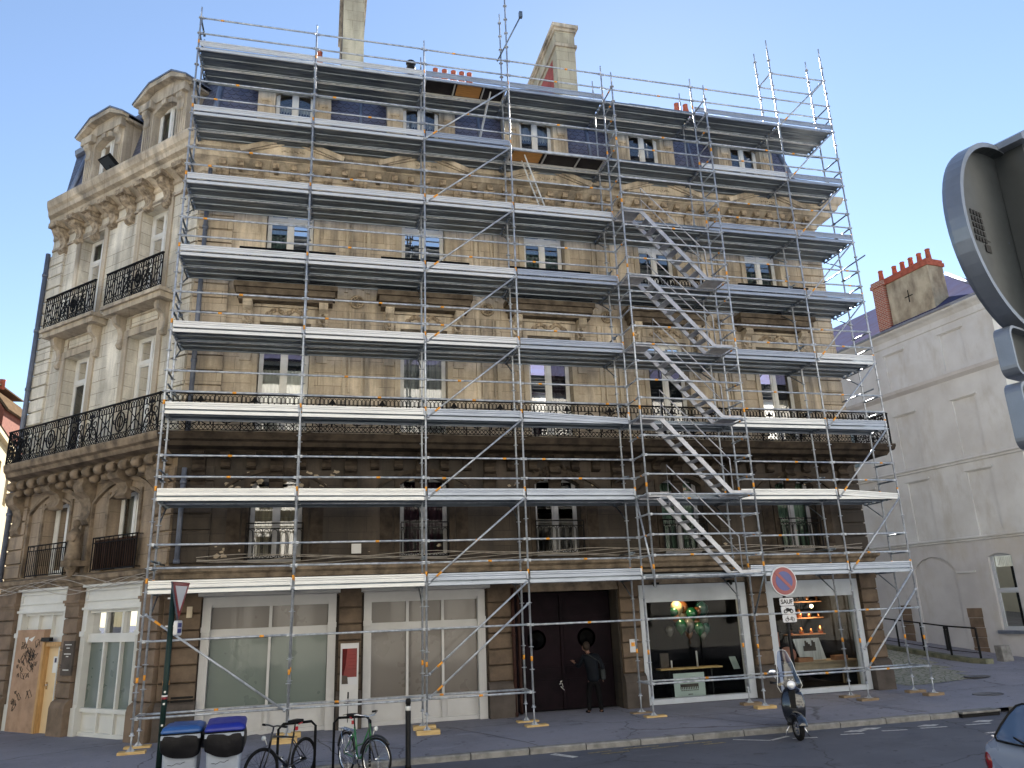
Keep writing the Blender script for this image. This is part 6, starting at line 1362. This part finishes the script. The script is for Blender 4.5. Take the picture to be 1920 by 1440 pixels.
BL = [(13.56, 2.10, 'green', .13, 'small green balloon at the upper left edge of the cluster'), (13.72, 2.22, 'cream', .19, 'cream balloon at the very top of the cluster'), (13.97, 2.24, 'copper', .16, 'copper balloon right of the topmost cream one'), (13.95, 2.02, 'cream', .17, 'cream balloon just below the topmost one'),
 (13.60, 1.96, 'copper', .11, 'little copper balloon at the left edge'), (14.18, 2.04, 'green', .17, 'green balloon in the upper middle of the cluster'), (14.42, 2.10, 'copper', .12, 'dark copper balloon behind the upper middle green one'), (14.66, 2.18, 'teal', .20, 'large teal balloon at the upper right of the cluster'),
 (13.74, 1.72, 'green', .18, 'large green balloon hanging at the lower left'), (14.06, 1.74, 'grey', .18, 'grey balloon in the lower middle'), (14.34, 1.80, 'copper', .14, 'copper balloon in the centre right'), (14.68, 1.84, 'grey', .14, 'grey balloon at the right edge'),
 (14.32, 1.63, 'green', .16, 'green balloon at the lower right'), (14.58, 1.62, 'teal', .15, 'teal balloon lowest at the right'), (13.50, 1.60, 'grey', .13, 'small grey balloon lowest at the left'), (14.16, 1.50, 'copper', .12, 'copper balloon lowest in the middle'), (14.42, 1.45, 'grey', .10, 'tiny grey balloon at the bottom tip')]
for i, (x, z, c_, r, lab) in enumerate(BL):
    y = 2.75+.12*((i*5) % 4); m = MB(); m.lathe([(.001, r*1.1), (r*.55, r*.95), (r*.92, r*.5), (r, 0), (r*.85, -r*.6), (r*.45, -r*1.05), (r*.12, -r*1.28), (r*.14, -r*1.36), (.001, -r*1.36)], (x, y, z), n=18); m.path([(x, y, z-r*1.3), (x+.03, y+.02, z-r*1.3-.15)], .003, 3)
    tag(m.build('balloon', 'b'+c_, org=(x, y, z)), lab, 'balloon', 'balloons behind the left shop window')
def glow(nm, p, e, lab, r=.05):
    t = thing(nm, lab, 'lamp', p); m = MB(); m.ball(p, r, 10, 8); m.build('bulb', emis('bulb', (1, .75, .45), 6), t); m = MB(); m.tube((p[0], p[1], p[2]+r), (p[0], p[1], 3.25), .006, 4); m.build('cord', 'black', t)
    l = bpy.data.lights.new('lamp_light', 'POINT'); l.energy = e; l.color = (1, .72, .42); l.shadow_soft_size = r+.02; lo = bpy.data.objects.new('lamp_light', l); COL.objects.link(lo); lo.location = (p[0]-t.location.x, p[1]-t.location.y, p[2]-.1-t.location.z); lo.parent = t
glow('pendant_lamp', (13.62, 2.55, 2.62), 9, 'small warm pendant lamp hanging above the balloons')
glow('pendant_lamp', (18.9, 3.9, 2.1), 16, 'small warm pendant lamp hanging over the laid table')
TB = thing('display_table', 'narrow wooden display board on trestles behind the balloon shop window', 'table', (13.9, 2.8, -.2)); m = MB(); m.box((12.95, 2.6, .56), (14.85, 2.95, .60)); m.build('tabletop', 'timber', TB)
for x in (13.2, 14.5): m = MB(); m.box((x, 2.65, -.2), (x+.04, 2.9, .56)); m.build('leg', 'black', TB)
for x, z, h, lab in ((13.35, .60, .20, 'short white candle on the display board'), (14.15, .60, .42, 'tall white candle on the display board')): m = MB(); m.lathe([(.025, 0), (.025, h), (.001, h+.01)], (x, 2.75, z), n=10); tag(m.build('candle', 'signwhite', org=(x, 2.75, z)), lab, 'candle')
m = MB(); m.box((13.05, 2.8, .6), (13.3, 2.84, 1.0)); m.xform(Matrix.Rotation(0, 4, 'Z')); tag(m.build('glass_panel', 'teal_p' if False else 'plinth', org=(13.1, 2.8, .6)), 'dark panel leaning at the left of the display board', 'panel')
M['postergreen'] = plain('pale_green_poster', (.44, .52, .50), .6, 0, .08, 2)
m = MB(); m.box((13.22, 2.42, -.18), (14.15, 2.44, .48)); m.box((13.4, 2.415, .12), (13.95, 2.42, .2), mi=1)
for k in range(11): m.box((13.4+.052*k, 2.413, .06), (13.425+.052*k, 2.42, .2), mi=1)
for k in range(9): m.box((13.42+.06*k, 2.413, .02), (13.455+.06*k, 2.42, .045), mi=1)
m.box((13.62, 2.413, -.08), (13.76, 2.42, -.06), mi=1); tag(m.build('poster', [M['postergreen'], M['plinth']], org=(13.7, 2.43, -.18)), 'pale green poster with dark print low behind the balloon shop window', 'poster')
m = MB(); m.poly([(15.02, 2.5, .84), (15.22, 2.5, .84), (15.34, 2.5, .50), (15.14, 2.5, .50)], (0, .01, 0)); tag(m.build('paper_sheet', 'postergreen', org=(15.1, 2.5, .5)), 'tilted pale sheet of paper on the right of the balloon shop window', 'paper sheet')
TT = thing('wooden_table', 'pale wooden table behind the right shop window', 'table', (18.2, 3.1, -.2)); M['tablewood'] = plain('table_wood', (.34, .27, .19), .6, 0, .2, 4, stretch=(1, 8, 1))
m = MB(); m.box((16.85, 2.75, .50), (19.55, 3.6, .54)); m.build('tabletop', 'tablewood', TT); m = MB(); m.box((16.95, 2.85, .30), (19.45, 2.88, .50)); m.box((16.95, 3.5, .30), (19.45, 3.53, .50)); m.build('apron', 'tablewood', TT)
for x in (16.9, 19.42):
    for y in (2.8, 3.48): m = MB(); m.box((x, y, -.2), (x+.08, y+.08, .50)); m.build('leg', 'tablewood', TT)
m = MB(); m.poly([(17.55, 3.12, 1.18), (18.45, 3.12, 1.18), (18.62, 3.12, .56), (17.75, 3.12, .56)], (0, .03, 0)); m.box((17.88, 3.10, .82), (18.30, 3.119, .92), mi=1)
for k in range(7): a = .05+.05*((k*3) % 4); m.box((17.88+.06*k, 3.10, .90), (17.93+.06*k, 3.119, .92+a), mi=1)
tag(m.build('picture_board', [M['curtwhite'], M['plinth']], org=(18, 3.1, .56)), 'pale board with a dark printed picture leaning on the wooden table', 'picture')
M['pinkm'] = plain('pink_paper', (.50, .24, .18), .8, 0, .2, 4); M['cardb'] = plain('brown_cardboard', (.32, .16, .09), .8, 0, .2, 5); M['coppr'] = plain('copper_metal', (.60, .26, .10), .25, .9, .2, 5)
m = MB(); m.ball((17.25, 3.0, .76), .25, 14, 10, sc=(1, .8, .9)); tag(m.build('pouffe', 'pinkm', org=(17.25, 3, .54)), 'round pink paper ball at the left end of the wooden table', 'ornament')
for x, w_, h, lab in ((17.45, .5, .12, 'flat brown box in front of the picture board'), (18.72, .42, .13, 'flat brown box at the right end of the wooden table')): m = MB(); m.box((x, 2.8, .54), (x+w_, 3.05, .54+h)); tag(m.build('box', 'cardb', org=(x, 2.8, .54)), lab, 'box', 'brown boxes on the wooden table')
SHF = thing('wall_shelf', 'dark shelf with rows of copper things at the back of the right shop', 'shelf', (18.9, 4.4, 1.2))
for z in (1.25, 1.75, 2.25): m = MB(); m.box((18.2, 4.2, z-.03), (20.5, 4.6, z)); m.build('board', 'cardb', SHF)
k_ = 0; pw = ['left end', 'second place', 'third place', 'middle', 'fifth place', 'right end']
for z, sh in ((1.25, 'lowest'), (1.75, 'middle'), (2.25, 'top')):
    for j in range(5):
        x = 18.35+.36*j; m = MB(); r = (.05, .08, .06, .1, .07)[(j+int(z*4)) % 5]; m.lathe([(r*.6, 0), (r, r*.8), (r*.9, r*1.8), (r*.4, r*2.2), (r*.5, r*2.5)], (x, 4.35, z), n=12)
        tag(m.build('copper_vase', 'coppr', org=(x, 4.35, z)), 'copper vase on the %s shelf, %s' % (sh, ('at its left end', 'second from its left end', 'in its middle', 'fourth from its left end', 'at its right end')[j]), 'vase', 'copper vases on the shop shelves')
for x, z, m_ in ((16.55, 1.35, 'pinkm'), (16.5, .9, 'cardb'), (17.15, .95, 'pinkm')): m = MB(); m.box((x, 3.7, z), (x+.32, 3.9, z+.42)); tag(m.build('gift_bag', m_, org=(x, 3.7, z)), {1.35: 'pink paper bag highest on the left behind the table', .9: 'brown paper bag low on the left behind the table', .95: 'pink paper bag right beside the brown one behind the table'}[z], 'paper bag', 'paper bags behind the right shop window')
